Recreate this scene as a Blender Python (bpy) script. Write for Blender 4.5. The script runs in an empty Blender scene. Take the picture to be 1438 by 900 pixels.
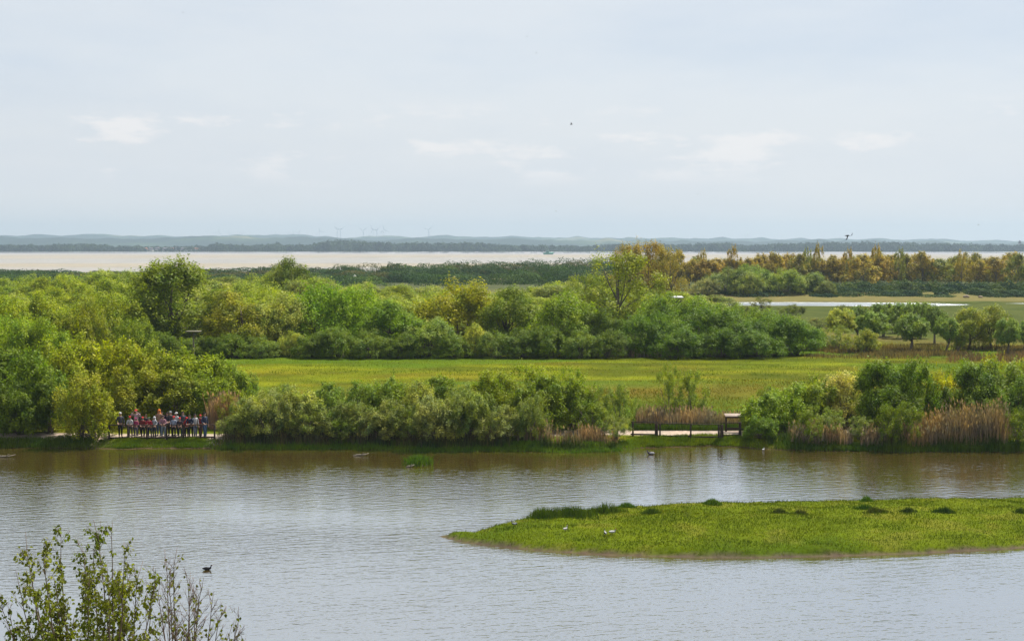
import bpy, math, random
import numpy as np
from mathutils import Vector

R = math.radians
rng = np.random.default_rng(7)
random.seed(7)
sc = bpy.context.scene
COL = sc.collection

# ------------------------------------------------------------------ camera
CAM_H = 13.5
F = 50.0 / 36.0 * 1438.0
HY = 344.0
PITCH = math.atan((450 - HY) / F)
cd = bpy.data.cameras.new("camera"); cam = bpy.data.objects.new("camera", cd); COL.objects.link(cam)
cam.location = (0, 0, CAM_H); cam.rotation_euler = (math.pi / 2 - PITCH, 0, 0)
cd.sensor_width = 36.0; cd.lens = 50.0; cd.clip_start = 0.5; cd.clip_end = 30000
sc.camera = cam

def ray(px, py):
    x = (px - 719) / F; y = (450 - py) / F
    c, s = math.cos(PITCH), math.sin(PITCH)
    return Vector((x, c + y * s, -s + y * c))
def at(px, py, z=0.0):                      # point of the plane z seen at a pixel of the photograph
    d = ray(px, py); t = (z - CAM_H) / d.z
    return Vector((d.x * t, d.y * t, z))
def zat(py, Y):                             # height that shows at row py when standing Y metres out
    d = ray(719, py); return CAM_H + d.z / d.y * Y
def xat(px, Y, py=500):
    d = ray(px, py); return d.x / d.y * Y

# ------------------------------------------------------------------ light
SUN_EL, SUN_AZ = R(56), R(42)               # azimuth measured from +Y (view direction) towards +X
w = bpy.data.worlds.new("World"); sc.world = w; w.use_nodes = True
nt = w.node_tree; nt.nodes.clear()
out = nt.nodes.new("ShaderNodeOutputWorld"); bg = nt.nodes.new("ShaderNodeBackground")
sky = nt.nodes.new("ShaderNodeTexSky"); sky.sky_type = 'NISHITA'; sky.sun_disc = False
sky.sun_elevation = SUN_EL; sky.sun_rotation = SUN_AZ
sky.altitude = 10; sky.air_density = 1.0; sky.dust_density = 1.5; sky.ozone_density = 1.0
tc = nt.nodes.new("ShaderNodeTexCoord")
def N(t, kind, **kw):
    n = t.nodes.new(kind)
    for k, v in kw.items():
        if k in n.inputs.keys() if hasattr(n.inputs, 'keys') else False: n.inputs[k].default_value = v
        else: setattr(n, k, v)
    return n
def mix(t, fac, a, b, mode='MIX'):
    m = t.nodes.new("ShaderNodeMix"); m.data_type = 'RGBA'; m.blend_type = mode
    for sock, v in ((0, fac), (6, a), (7, b)):
        if isinstance(v, bpy.types.NodeSocket): t.links.new(v, m.inputs[sock])
        else: m.inputs[sock].default_value = v if sock == 0 else (*v, 1)
    return m.outputs[2]
def ramp(t, src, p):
    r = t.nodes.new("ShaderNodeValToRGB"); e = r.color_ramp.elements
    while len(e) < len(p): e.new(0.5)
    for i, (pos, c) in enumerate(p):
        e[i].position = pos; e[i].color = (*c, 1) if isinstance(c, tuple) else (c, c, c, 1)
    t.links.new(src, r.inputs[0]); return r.outputs[0]
def noise(t, vec, scale, detail=4, rough=.55, sc3=None, loc=(0, 0, 0)):
    mp = t.nodes.new("ShaderNodeMapping"); t.links.new(vec, mp.inputs[0])
    if sc3: mp.inputs['Scale'].default_value = sc3
    mp.inputs['Location'].default_value = loc
    n = t.nodes.new("ShaderNodeTexNoise"); n.inputs['Scale'].default_value = scale
    n.inputs['Detail'].default_value = detail; n.inputs['Roughness'].default_value = rough
    t.links.new(mp.outputs[0], n.inputs['Vector']); return n.outputs[0]
def mth(t, op, a, b=None, clamp=False):
    m = t.nodes.new("ShaderNodeMath"); m.operation = op; m.use_clamp = clamp
    for i, v in enumerate((a, b)):
        if v is None: continue
        if isinstance(v, bpy.types.NodeSocket): t.links.new(v, m.inputs[i])
        else: m.inputs[i].default_value = v
    return m.outputs[0]
G = tc.outputs['Generated']
# a veil of thin high cloud over the whole sky, thinner in streaks, and small low cumulus near the horizon
veil = ramp(nt, noise(nt, G, 2.2, 5, .6, (1, 1, 4.5), (3, 1, .4)), [(.34, .15), (.60, .97)])
SKYC = mix(nt, veil, (4.95, 5.6, 6.5), (6.2, 6.5, 6.85))
veiled = mix(nt, .88, sky.outputs[0], SKYC)
sep = nt.nodes.new("ShaderNodeSeparateXYZ"); nt.links.new(G, sep.inputs[0])
band = mth(nt, 'MULTIPLY', ramp(nt, sep.outputs[2], [(.040, 0.0), (.052, 1.0), (.085, 1.0), (.100, 0.0)]), 1.0)
cum = ramp(nt, noise(nt, G, 13, 7, .62, (1, 1, 3.6), (5.2, 2.1, .33)), [(.53, 0.0), (.63, 1.0)])
cm = mth(nt, 'MULTIPLY', mth(nt, 'MULTIPLY', cum, band), .75)
final = mix(nt, cm, veiled, (7.6, 7.4, 7.3))
# the greyer band of distant air low over the horizon
low = ramp(nt, sep.outputs[2], [(.0, 1.0), (.12, 0.0)])
final = mix(nt, mth(nt, 'MULTIPLY', low, .5), final, (6.5, 6.15, 5.95))
nt.links.new(final, bg.inputs[0]); bg.inputs[1].default_value = 0.077
nt.links.new(bg.outputs[0], out.inputs[0])

sl = bpy.data.lights.new("sun", 'SUN'); sl.energy = 5.0; sl.angle = R(.53); sl.color = (1, .95, .87)
so = bpy.data.objects.new("sun", sl); COL.objects.link(so)
sd = Vector((math.sin(SUN_AZ) * math.cos(SUN_EL), math.cos(SUN_AZ) * math.cos(SUN_EL), math.sin(SUN_EL)))
so.rotation_euler = sd.to_track_quat('Z', 'Y').to_euler(); so.location = (60, 60, 90)

vs = sc.view_settings
vs.view_transform = 'Standard'; vs.look = 'None'; vs.gamma = 1; vs.exposure = 0.72; vs.use_curve_mapping = False
cy = sc.cycles
cy.max_bounces = 6; cy.diffuse_bounces = 3; cy.glossy_bounces = 3; cy.transmission_bounces = 4
cy.volume_bounces = 1; cy.transparent_max_bounces = 8; cy.use_denoising = True
cy.sample_clamp_indirect = 6; cy.caustics_reflective = False; cy.caustics_refractive = False

# ------------------------------------------------------------------ helpers
def tag(o, label=None, cat=None, group=None, kind=None):
    if label: o['label'] = label
    if cat: o['category'] = cat
    if group: o['group'] = group
    if kind: o['kind'] = kind
    return o
def empty(name, loc, rz=0):
    o = bpy.data.objects.new(name, None); COL.objects.link(o)
    o.location = loc; o.rotation_euler = (0, 0, rz); o.empty_display_size = .3; return o
def mesh_np(name, V, Fs, smooth=False):
    """V (n,3); Fs list of (m,k) index arrays"""
    me = bpy.data.meshes.new(name); V = np.asarray(V, dtype=np.float32)
    me.vertices.add(len(V)); me.vertices.foreach_set("co", V.ravel())
    Fs = [np.asarray(f, dtype=np.int32) for f in Fs if len(f)]
    nl = sum(f.size for f in Fs); npoly = sum(len(f) for f in Fs)
    me.loops.add(nl); me.polygons.add(npoly)
    me.loops.foreach_set("vertex_index", np.concatenate([f.ravel() for f in Fs]))
    tot = np.concatenate([np.full(len(f), f.shape[1], dtype=np.int32) for f in Fs])
    me.polygons.foreach_set("loop_start", np.concatenate([[0], np.cumsum(tot)[:-1]]).astype(np.int32))
    me.polygons.foreach_set("loop_total", tot)
    if smooth: me.polygons.foreach_set("use_smooth", np.ones(npoly, dtype=bool))
    me.update(calc_edges=True); return me
def link(name, me, m, parent=None, loc=None):
    o = bpy.data.objects.new(name, me); COL.objects.link(o)
    if m is not None and len(me.materials) == 0: me.materials.append(m)
    if parent: o.parent = parent
    if loc is not None: o.location = loc
    return o
class MB:
    def __init__(s): s.V = []; s.F = {}; s.n = 0
    def add(s, V, Fs):
        V = np.asarray(V, float)
        for f in Fs:
            f = np.asarray(f)
            if len(f): s.F.setdefault(f.shape[1], []).append(f + s.n)
        s.V.append(V); s.n += len(V)
    def box(s, c, size, rz=0, rx=0, bev=0.0):
        x, y, z = [d / 2 for d in size]
        if bev:
            b = min(bev, x * .45, y * .45, z * .45)
            P = []
            for zz, k in ((-z, b), (-z + b, 0), (z - b, 0), (z, b)):
                for sx, sy in ((-1, -1), (1, -1), (1, 1), (-1, 1)):
                    P.append((sx * (x - k), sy * (y - k), zz))
            Q = [(0, 3, 2, 1), (12, 13, 14, 15)]
            for l in range(3):
                for i in range(4):
                    j = (i + 1) % 4; Q.append((l * 4 + i, l * 4 + j, l * 4 + 4 + j, l * 4 + 4 + i))
            P = np.array(P)
        else:
            P = np.array([(-x, -y, -z), (x, -y, -z), (x, y, -z), (-x, y, -z), (-x, -y, z), (x, -y, z), (x, y, z), (-x, y, z)])
            Q = [(0, 3, 2, 1), (4, 5, 6, 7), (0, 1, 5, 4), (1, 2, 6, 5), (2, 3, 7, 6), (3, 0, 4, 7)]
        if rx:
            c_, s_ = math.cos(rx), math.sin(rx)
            P = P @ np.array([[1, 0, 0], [0, c_, s_], [0, -s_, c_]])
        c_, s_ = math.cos(rz), math.sin(rz)
        P = P @ np.array([[c_, s_, 0], [-s_, c_, 0], [0, 0, 1]])
        s.add(P + np.array(c), [np.array(Q)])
    def tube(s, pts, rad, sides=6, cap=True):
        pts = np.asarray(pts, float); n = len(pts)
        rad = np.full(n, rad) if np.isscalar(rad) else np.asarray(rad, float)
        T = np.gradient(pts, axis=0); T /= np.linalg.norm(T, axis=1)[:, None] + 1e-9
        ref = np.array([1., 0, 0]) if abs(T[0][0]) < .9 else np.array([0, 1., 0])
        A = np.cross(T, ref); A /= np.linalg.norm(A, axis=1)[:, None] + 1e-9
        B = np.cross(T, A)
        a = np.linspace(0, 2 * math.pi, sides, endpoint=False)
        V = pts[:, None] + rad[:, None, None] * (A[:, None] * np.cos(a)[None, :, None] + B[:, None] * np.sin(a)[None, :, None])
        i = np.arange(n - 1)[:, None] * sides; j = np.arange(sides)[None]; k = (j + 1) % sides
        Q = np.stack([i + j, i + k, i + sides + k, i + sides + j], -1).reshape(-1, 4)
        Fs = [Q]
        if cap: Fs.append(np.array([list(range(sides))[::-1], [(n - 1) * sides + q for q in range(sides)]]))
        s.add(V.reshape(-1, 3), Fs)
    def ball(s, c, r, seg=10, rings=7):
        r = np.array([r, r, r]) if np.isscalar(r) else np.array(r)
        P = [];
        for i in range(rings + 1):
            th = math.pi * (i + .001) / (rings + .002)
            for j in range(seg):
                p = 2 * math.pi * j / seg
                P.append((math.sin(th) * math.cos(p), math.sin(th) * math.sin(p), math.cos(th)))
        Q = [(i * seg + j, (i + 1) * seg + j, (i + 1) * seg + (j + 1) % seg, i * seg + (j + 1) % seg) for i in range(rings) for j in range(seg)]
        s.add(np.array(P) * r + np.array(c), [np.array(Q)])
    def mesh(s, name, smooth=False):
        return mesh_np(name, np.concatenate(s.V), [np.concatenate(v) for v in s.F.values()], smooth)
    def build(s, name, m, parent=None, smooth=False, loc=None):
        return link(name, s.mesh(name, smooth), m, parent, loc)

def mat(name, rough=.8, spec=.3):
    m = bpy.data.materials.new(name); m.use_nodes = True; t = m.node_tree
    b = t.nodes["Principled BSDF"]; b.inputs['Roughness'].default_value = rough
    b.inputs['Specular IOR Level'].default_value = spec
    return m, t, b
def simple(name, c, var=.25, scale=8, rough=.8, objcol=False, spec=.3, bump=0):
    m, t, b = mat(name, rough, spec)
    tc = t.nodes.new("ShaderNodeTexCoord")
    nz = noise(t, tc.outputs['Object'], scale, 5, .6)
    v = ramp(t, nz, [(.3, 1 - var), (.7, 1 + var * .6)])
    if objcol:
        oi = t.nodes.new("ShaderNodeObjectInfo"); base = oi.outputs['Color']
    else:
        rgb = t.nodes.new("ShaderNodeRGB"); rgb.outputs[0].default_value = (*c, 1); base = rgb.outputs[0]
    t.links.new(mix(t, 1.0, base, v, 'MULTIPLY'), b.inputs['Base Color'])
    if bump:
        bp = t.nodes.new("ShaderNodeBump"); bp.inputs['Strength'].default_value = bump; bp.inputs['Distance'].default_value = .02
        t.links.new(nz, bp.inputs['Height']); t.links.new(bp.outputs[0], b.inputs['Normal'])
    return m

def leaf_mat(name, transl=.42, var=.45, rough=.55, spec=.12, cs=.6):
    """colour comes from the object's own colour; every leaf differs a little, each limb's foliage a little more"""
    m = bpy.data.materials.new(name); m.use_nodes = True; t = m.node_tree
    b = t.nodes["Principled BSDF"]; o = t.nodes["Material Output"]
    b.inputs['Roughness'].default_value = rough; b.inputs['Specular IOR Level'].default_value = spec
    oi = t.nodes.new("ShaderNodeObjectInfo"); ge = t.nodes.new("ShaderNodeNewGeometry")
    tcn = t.nodes.new("ShaderNodeTexCoord")
    v = ramp(t, ge.outputs['Random Per Island'], [(0, 1 - var), (1, 1 + var)])
    c1 = mix(t, 1.0, oi.outputs['Color'], v, 'MULTIPLY')
    clump = ramp(t, noise(t, tcn.outputs['Object'], cs, 4, .6), [(.36, (.66, .80, .95)), (.64, (1.34, 1.20, .85))])
    c2 = mix(t, 1.0, c1, clump, 'MULTIPLY')
    t.links.new(c2, b.inputs['Base Color'])
    tr = t.nodes.new("ShaderNodeBsdfTranslucent")
    t.links.new(mix(t, 1.0, c2, (1.35, 1.45, .5), 'MULTIPLY'), tr.inputs[0])
    ms = t.nodes.new("ShaderNodeMixShader"); ms.inputs[0].default_value = transl
    t.links.new(b.outputs[0], ms.inputs[1]); t.links.new(tr.outputs[0], ms.inputs[2]); t.links.new(ms.outputs[0], o.inputs[0])
    return m
M_LEAF = leaf_mat("leaf", .32); M_BARK = simple("bark", (.13, .10, .075), .4, 6, .9, bump=.4)
M_BARKG = simple("bark grey", (.20, .17, .13), .4, 6, .9)
M_BLADE = leaf_mat("grass blade", .25, .35, .9, .03)
M_REED = leaf_mat("dry reed", .2, .6, .8)
M_WOOD = simple("weathered wood", (.050, .036, .028), .35, 14, .95, spec=.05)
M_PALEWOOD = simple("pale wood board", (.32, .25, .20), .2, 10, .7)  # light wood of the table top

# ------------------------------------------------------------------ value noise in python
_P = rng.random((64, 64))
def vnoise(x, y, s):
    x = np.asarray(x, float) / s; y = np.asarray(y, float) / s
    xi = np.floor(x).astype(int); yi = np.floor(y).astype(int); fx = x - xi; fy = y - yi
    fx = fx * fx * (3 - 2 * fx); fy = fy * fy * (3 - 2 * fy)
    g = lambda a, b: _P[a % 64, b % 64]
    return (g(xi, yi) * (1 - fx) + g(xi + 1, yi) * fx) * (1 - fy) + (g(xi, yi + 1) * (1 - fx) + g(xi + 1, yi + 1) * fx) * fy
def fbm(x, y, s, o=4):
    r = 0; a = .5; tot = 0
    for i in range(o):
        r = r + a * vnoise(x + 17.3 * i, y + 9.1 * i, s / 2 ** i); tot += a; a *= .55
    return r / tot

# ------------------------------------------------------------------ terrain
SH = [(-400, 626), (0, 628), (100, 629), (165, 631), (300, 630), (420, 630), (560, 632), (700, 634), (800, 635), (870, 633),
      (900, 628), (1000, 626), (1045, 628), (1070, 631), (1200, 634), (1438, 635), (1800, 640)]
_sp = np.array([at(a, b)[:2] for a, b in SH])
def shoreY(x): return np.interp(x, _sp[:, 0], _sp[:, 1]) + (fbm(x, x * 0 + 3, 4.5, 4) - .5) * 2.0
ISL = [at(a, b, 0)[:2] for a, b in [(614, 752), (650, 761), (680, 765), (760, 773), (850, 779), (960, 782), (1060, 783), (1200, 780), (1330, 775), (1438, 769), (1560, 760), (1700, 748), (1760, 730)]] + \
      [at(a, b, .35)[:2] for a, b in [(1700, 702), (1560, 695), (1438, 695), (1200, 697), (1000, 701), (880, 706), (790, 713), (720, 725), (660, 741)]]
ISL = np.array(ISL)
def poly_sdf(x, y, P):
    x = np.asarray(x, float); y = np.asarray(y, float)
    d = np.full(x.shape, 1e9); ins = np.zeros(x.shape, bool); n = len(P)
    for i in range(n):
        ax, ay = P[i]; bx, by = P[(i + 1) % n]
        ex, ey = bx - ax, by - ay; wx, wy = x - ax, y - ay
        t = np.clip((wx * ex + wy * ey) / (ex * ex + ey * ey), 0, 1)
        d = np.minimum(d, np.hypot(wx - t * ex, wy - t * ey))
        c = ((ay > y) != (by > y)) & (x < (bx - ax) * (y - ay) / (by - ay + 1e-12) + ax)
        ins ^= c
    return np.where(ins, d, -d)
def island_d(x, y): return poly_sdf(x, y, ISL) + (fbm(x + 50, y, 1.1, 3) - .5) * .45 * sm(0, 3, poly_sdf(x, y, ISL) + 1.2)
PATH_Y0, PATH_Y1 = 95.9, 98.4               # the sandy footpath that runs behind the lake shore
def path_c(x): return 97.0 + 0.6 * np.sin(np.asarray(x) * .09) + np.where(np.asarray(x) < -15, -.9, 0) * np.clip((-15 - np.asarray(x)) / 5, 0, 1)
def sm(a, b, x): t = np.clip((x - a) / (b - a), 0, 1); return t * t * (3 - 2 * t)
def pond_d(x, y):                            # far pond, thin sliver
    c = 317 + 1.5 * np.sin(x * .05)
    return np.maximum(12.5 * np.clip(1 - ((x - 68) / 35) ** 4, -1, 1) - np.abs(y - c), 5 * np.clip(1 - ((x - 120) / 14) ** 2, -1, 1) - np.abs(y - 319))
def height(x, y):
    x = np.asarray(x, float); y = np.asarray(y, float)
    ds = y - shoreY(x)                       # beyond far shore >0
    land = np.interp(ds, [-6, -1.2, 0, .8, 1.8, 4], [-1.0, -.25, 0.0, .35, .58, .62])
    near = np.interp(44.5 + (fbm(x, y, 4) - .5) * 2 - y, [-5, 0, 2, 8, 30], [-1.0, 0, .5, 1.0, 1.2])
    di = island_d(x, y)
    isl = np.interp(di, [-6, -1, 0, .12, .35, 3, 6], [-1.0, -.2, .0, .08, .26, .38, .48]) + np.where(di > .4, (fbm(x, y, 2.2) - .5) * .34, 0)
    h = np.maximum(np.maximum(land, near), isl)
    h = h + np.where(ds > 3, (fbm(x, y, 9) - .5) * .18 * sm(3, 8, ds), 0)
    dp = pond_d(x, y); h = h - np.where(dp > -3, np.clip((dp + 3) / 4, 0, 1) * .7, 0)
    dune = sm(430, 500, y) * (1 - sm(600, 690, y))
    h = h + dune * (.2 + 1.2 * (fbm(x, y, 60) - .3))
    h = h - sm(620, 720, y) * .55
    # low embankment on the far pond's back side
    h = h + np.exp(-((y - 362) / 9) ** 2) * 1.0 * (x > 20)
    return h
def axis(parts):
    o = []
    for a, b, s in parts: o += list(np.arange(a, b, s))
    return np.array(o)
xs = np.concatenate([-np.geomspace(9500, 420, 18), axis([(-400, -80, 10), (-80, -8, .55), (-8, 46, .33), (46, 95, .55), (95, 140, 1.5), (140, 400, 8)]), np.geomspace(420, 9500, 18)])
ys = np.concatenate([axis([(-60, 38, 6), (38, 44, 1), (44, 58, .5), (58, 80, .22), (80, 112, .5), (112, 175, 1.5), (175, 290, 4), (290, 360, 1), (360, 470, 4), (470, 900, 9)]), np.geomspace(900, 10500, 60)])
X, Y = np.meshgrid(xs, ys); Hh = height(X, Y)
V = np.stack([X, Y, Hh], -1).reshape(-1, 3); nx, ny = len(xs), len(ys)
i = np.arange(ny - 1)[:, None] * nx; j = np.arange(nx - 1)[None]
Q = np.stack([i + j, i + j + 1, i + nx + j + 1, i + nx + j], -1).reshape(-1, 4)
gm = mesh_np("ground", V, [Q], True)
# ground cover colour by place
def lerp(a, b, t): return a + (np.array(b) - a) * t[..., None]
def ground_col(x, y, h):
    n1 = fbm(x, y, 14, 4); n2 = fbm(x + 90, y * 2.2, 9, 4); n3 = fbm(x, y, 2.0, 3)
    c = np.zeros(x.shape + (3,)) + np.array([0.0977, 0.1135, 0.0026])
    c = lerp(c, (0.1099, 0.0999, 0.0044), sm(.45, .65, n2) * .7)
    c = lerp(c, (0.0692, 0.0959, 0.0029), sm(.52, .68, n1) * .6)
    n5 = fbm(x * .5 + 33, y * 1.6, 5, 4); c = c * (0.72 + .56 * sm(.35, .65, n5))[..., None]
    n6 = fbm(x * .35 + 5, y * 1.2, 12, 3); c = lerp(c, (.055, .10, .004), sm(.5, .62, n6) * .8)
    # rusty band of sorrel and dry sedge in the front part of the meadow
    bnd = np.exp(-((y - 121 - 5 * np.sin(x * .06)) / 8) ** 2)
    c = lerp(c, (0.1184, 0.0814, 0.0104), np.clip(bnd * (n1 * 1.6) * .8, 0, 1))
    c = lerp(c, (0.0740, 0.0814, 0.0185), sm(182, 215, y) * .9)
    c = lerp(c, (.045, .060, .010), sm(180, 205, y) * (.5 + .5 * sm(.35, .6, n2)))
    c = lerp(c, (.10, .085, .022), sm(175, 190, y) * (1 - sm(200, 230, y)) * sm(.4, .6, n1))
    # under the trees: leaf litter
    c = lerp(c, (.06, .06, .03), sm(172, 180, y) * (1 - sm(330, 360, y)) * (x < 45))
    c = lerp(c, (0.1258, 0.1110, 0.0370), sm(322, 330, y) * (1 - sm(352, 372, y)))
    c = lerp(c, (.10, .10, .035), sm(352, 372, y))
    dry = sm(.45, .62, fbm(x * .6, y, 40)) * sm(400, 480, y)
    c = lerp(c, (.20, .19, .09), dry * .5)
    sand = sm(625, 690, y)
    s1 = fbm(x * .12, y, 160, 4)
    c = lerp(c, (.06, .07, .03), sm(395, 430, y) * (1 - sm(625, 690, y)))
    clr = np.exp(-((x + 19) / 42) ** 2) * np.exp(-((y - 508) / 10) ** 2); c = lerp(c, (0.3192, 0.2812, 0.1824), np.clip(clr * 1.6, 0, 1))
    sc_ = lerp(np.zeros(x.shape + (3,)) + np.array([.258, .232, .190]), (.250, .245, .240), sm(.35, .65, s1))
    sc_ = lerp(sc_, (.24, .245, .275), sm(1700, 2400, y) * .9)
    c = lerp(c, sc_, sand) if False else c * (1 - sand[..., None]) + sc_ * sand[..., None]
    # far shore meadows
    fs = sm(2750, 2820, y); f1 = sm(.45, .55, fbm(x * .4, y, 300, 3))
    fc = lerp(np.zeros(x.shape + (3,)) + np.array([.08, .11, .03]), (.22, .20, .09), f1 * .6)
    c = c * (1 - fs[..., None]) + fc * fs[..., None]
    # wet margins
    di = island_d(x, y); isl = di > -2.5
    ic = lerp(np.zeros(x.shape + (3,)) + np.array([0.0858, 0.1138, 0.0031]), (0.0601, 0.0927, 0.0031), sm(.5, .7, n1))
    ic = lerp(ic, (0.1170, 0.1092, 0.0156), sm(.55, .7, n3) * .5)
    mud = 1 - sm(.06, .18, di + (n3 - .5) * .2); ic = lerp(ic, (.10, .075, .052), mud)
    c = np.where(isl[..., None], ic, c)
    ds = y - shoreY(x)
    pm = (1 - sm(1.1, 1.35, np.abs(y - path_c(x)))) * (y > 90) * (y < 104)
    c = lerp(c, (0.3496, 0.2812, 0.2280), pm)
    wet = (ds < .35) & (~isl) & (y > 44.5)
    c = np.where(wet[..., None], np.array([.075, .055, .025]), c)
    c = c * (0.8 + .4 * n3[..., None])
    return c
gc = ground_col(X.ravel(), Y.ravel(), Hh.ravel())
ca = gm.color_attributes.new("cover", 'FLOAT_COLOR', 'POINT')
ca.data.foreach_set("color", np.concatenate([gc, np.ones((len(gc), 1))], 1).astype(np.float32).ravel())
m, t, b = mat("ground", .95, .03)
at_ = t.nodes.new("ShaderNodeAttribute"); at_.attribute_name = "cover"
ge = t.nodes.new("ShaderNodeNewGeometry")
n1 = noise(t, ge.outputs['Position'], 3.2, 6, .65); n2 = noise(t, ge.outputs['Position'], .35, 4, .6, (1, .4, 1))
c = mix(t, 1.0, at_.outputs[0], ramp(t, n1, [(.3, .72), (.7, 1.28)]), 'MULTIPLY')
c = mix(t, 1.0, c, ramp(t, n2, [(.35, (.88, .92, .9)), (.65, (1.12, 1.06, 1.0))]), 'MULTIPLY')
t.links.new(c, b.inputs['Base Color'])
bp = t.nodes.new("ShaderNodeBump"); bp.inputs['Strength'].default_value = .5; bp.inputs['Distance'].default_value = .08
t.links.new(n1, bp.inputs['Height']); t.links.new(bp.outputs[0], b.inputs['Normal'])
tag(link("ground", gm, m), kind='structure')

# ------------------------------------------------------------------ water
def water_mat(name, ripple, deep, dist=.05, rgh=.06, sheen=.5):
    m, t, b = mat(name, .08, .5)
    b.inputs['IOR'].default_value = 1.6; b.inputs['Roughness'].default_value = rgh; b.inputs['Specular Tint'].default_value = (.93, .97, 1, 1)
    ge = t.nodes.new("ShaderNodeNewGeometry"); P = ge.outputs['Position']
    mud = noise(t, P, .07, 4, .6)
    t.links.new(mix(t, mud, tuple(v * .85 for v in deep), tuple(v * 1.15 for v in deep)), b.inputs['Base Color'])
    mp = t.nodes.new("ShaderNodeMapping"); mp.inputs['Rotation'].default_value = (0, 0, R(-14)); t.links.new(P, mp.inputs[0])
    a = noise(t, mp.outputs[0], 2.1, 3, .6, (.42, 1.3, 1))
    mp2 = t.nodes.new("ShaderNodeMapping"); mp2.inputs['Rotation'].default_value = (0, 0, R(20)); t.links.new(P, mp2.inputs[0])
    c_ = noise(t, mp2.outputs[0], 3.4, 2, .5, (.5, 1.4, 1))
    hgt = mth(t, 'ADD', a, mth(t, 'MULTIPLY', c_, .30))
    calm = ramp(t, noise(t, P, .045, 3, .5, (.5, 1.3, 1), (4, 2, 0)), [(.38, .35), (.58, 1.0)])
    bp = t.nodes.new("ShaderNodeBump"); bp.inputs['Distance'].default_value = dist
    t.links.new(mth(t, 'MULTIPLY', calm, ripple), bp.inputs['Strength'])
    t.links.new(hgt, bp.inputs['Height']); t.links.new(bp.outputs[0], b.inputs['Normal'])
    gl = t.nodes.new("ShaderNodeBsdfGlossy"); gl.inputs['Roughness'].default_value = rgh; gl.inputs['Color'].default_value = (.86, .925, .985, 1)
    t.links.new(bp.outputs[0], gl.inputs['Normal']); ms = t.nodes.new("ShaderNodeMixShader"); ms.inputs[0].default_value = sheen
    t.links.new(b.outputs[0], ms.inputs[1]); t.links.new(gl.outputs[0], ms.inputs[2])
    t.links.new(ms.outputs[0], t.nodes["Material Output"].inputs['Surface'])
    return m
def sheet(name, x0, x1, y0, y1, z, m, n=8):
    xs = np.linspace(x0, x1, n); ys = np.linspace(y0, y1, n); X, Y = np.meshgrid(xs, ys)
    i = np.arange(n - 1)[:, None] * n; j = np.arange(n - 1)[None]
    Q = np.stack([i + j, i + j + 1, i + n + j + 1, i + n + j], -1).reshape(-1, 4)
    return tag(link(name, mesh_np(name, np.stack([X, Y, X * 0 + z], -1).reshape(-1, 3), [Q]), m), kind='structure')
LAKE_M = water_mat("lake water", 1.0, (.085, .056, .010), .055, .07, .6)
sheet("lake", -400, 400, 40, 97.5, 0.0, LAKE_M)
sheet("pond", 20, 150, 300, 350, .22, water_mat("pond water", 1.0, (.06, .065, .06), .25, .30, .22))
sheet("tidal_channel", -9400, 9400, 2420, 2700, .10 - .02, water_mat("bay water", .3, (.25, .25, .27)))

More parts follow.
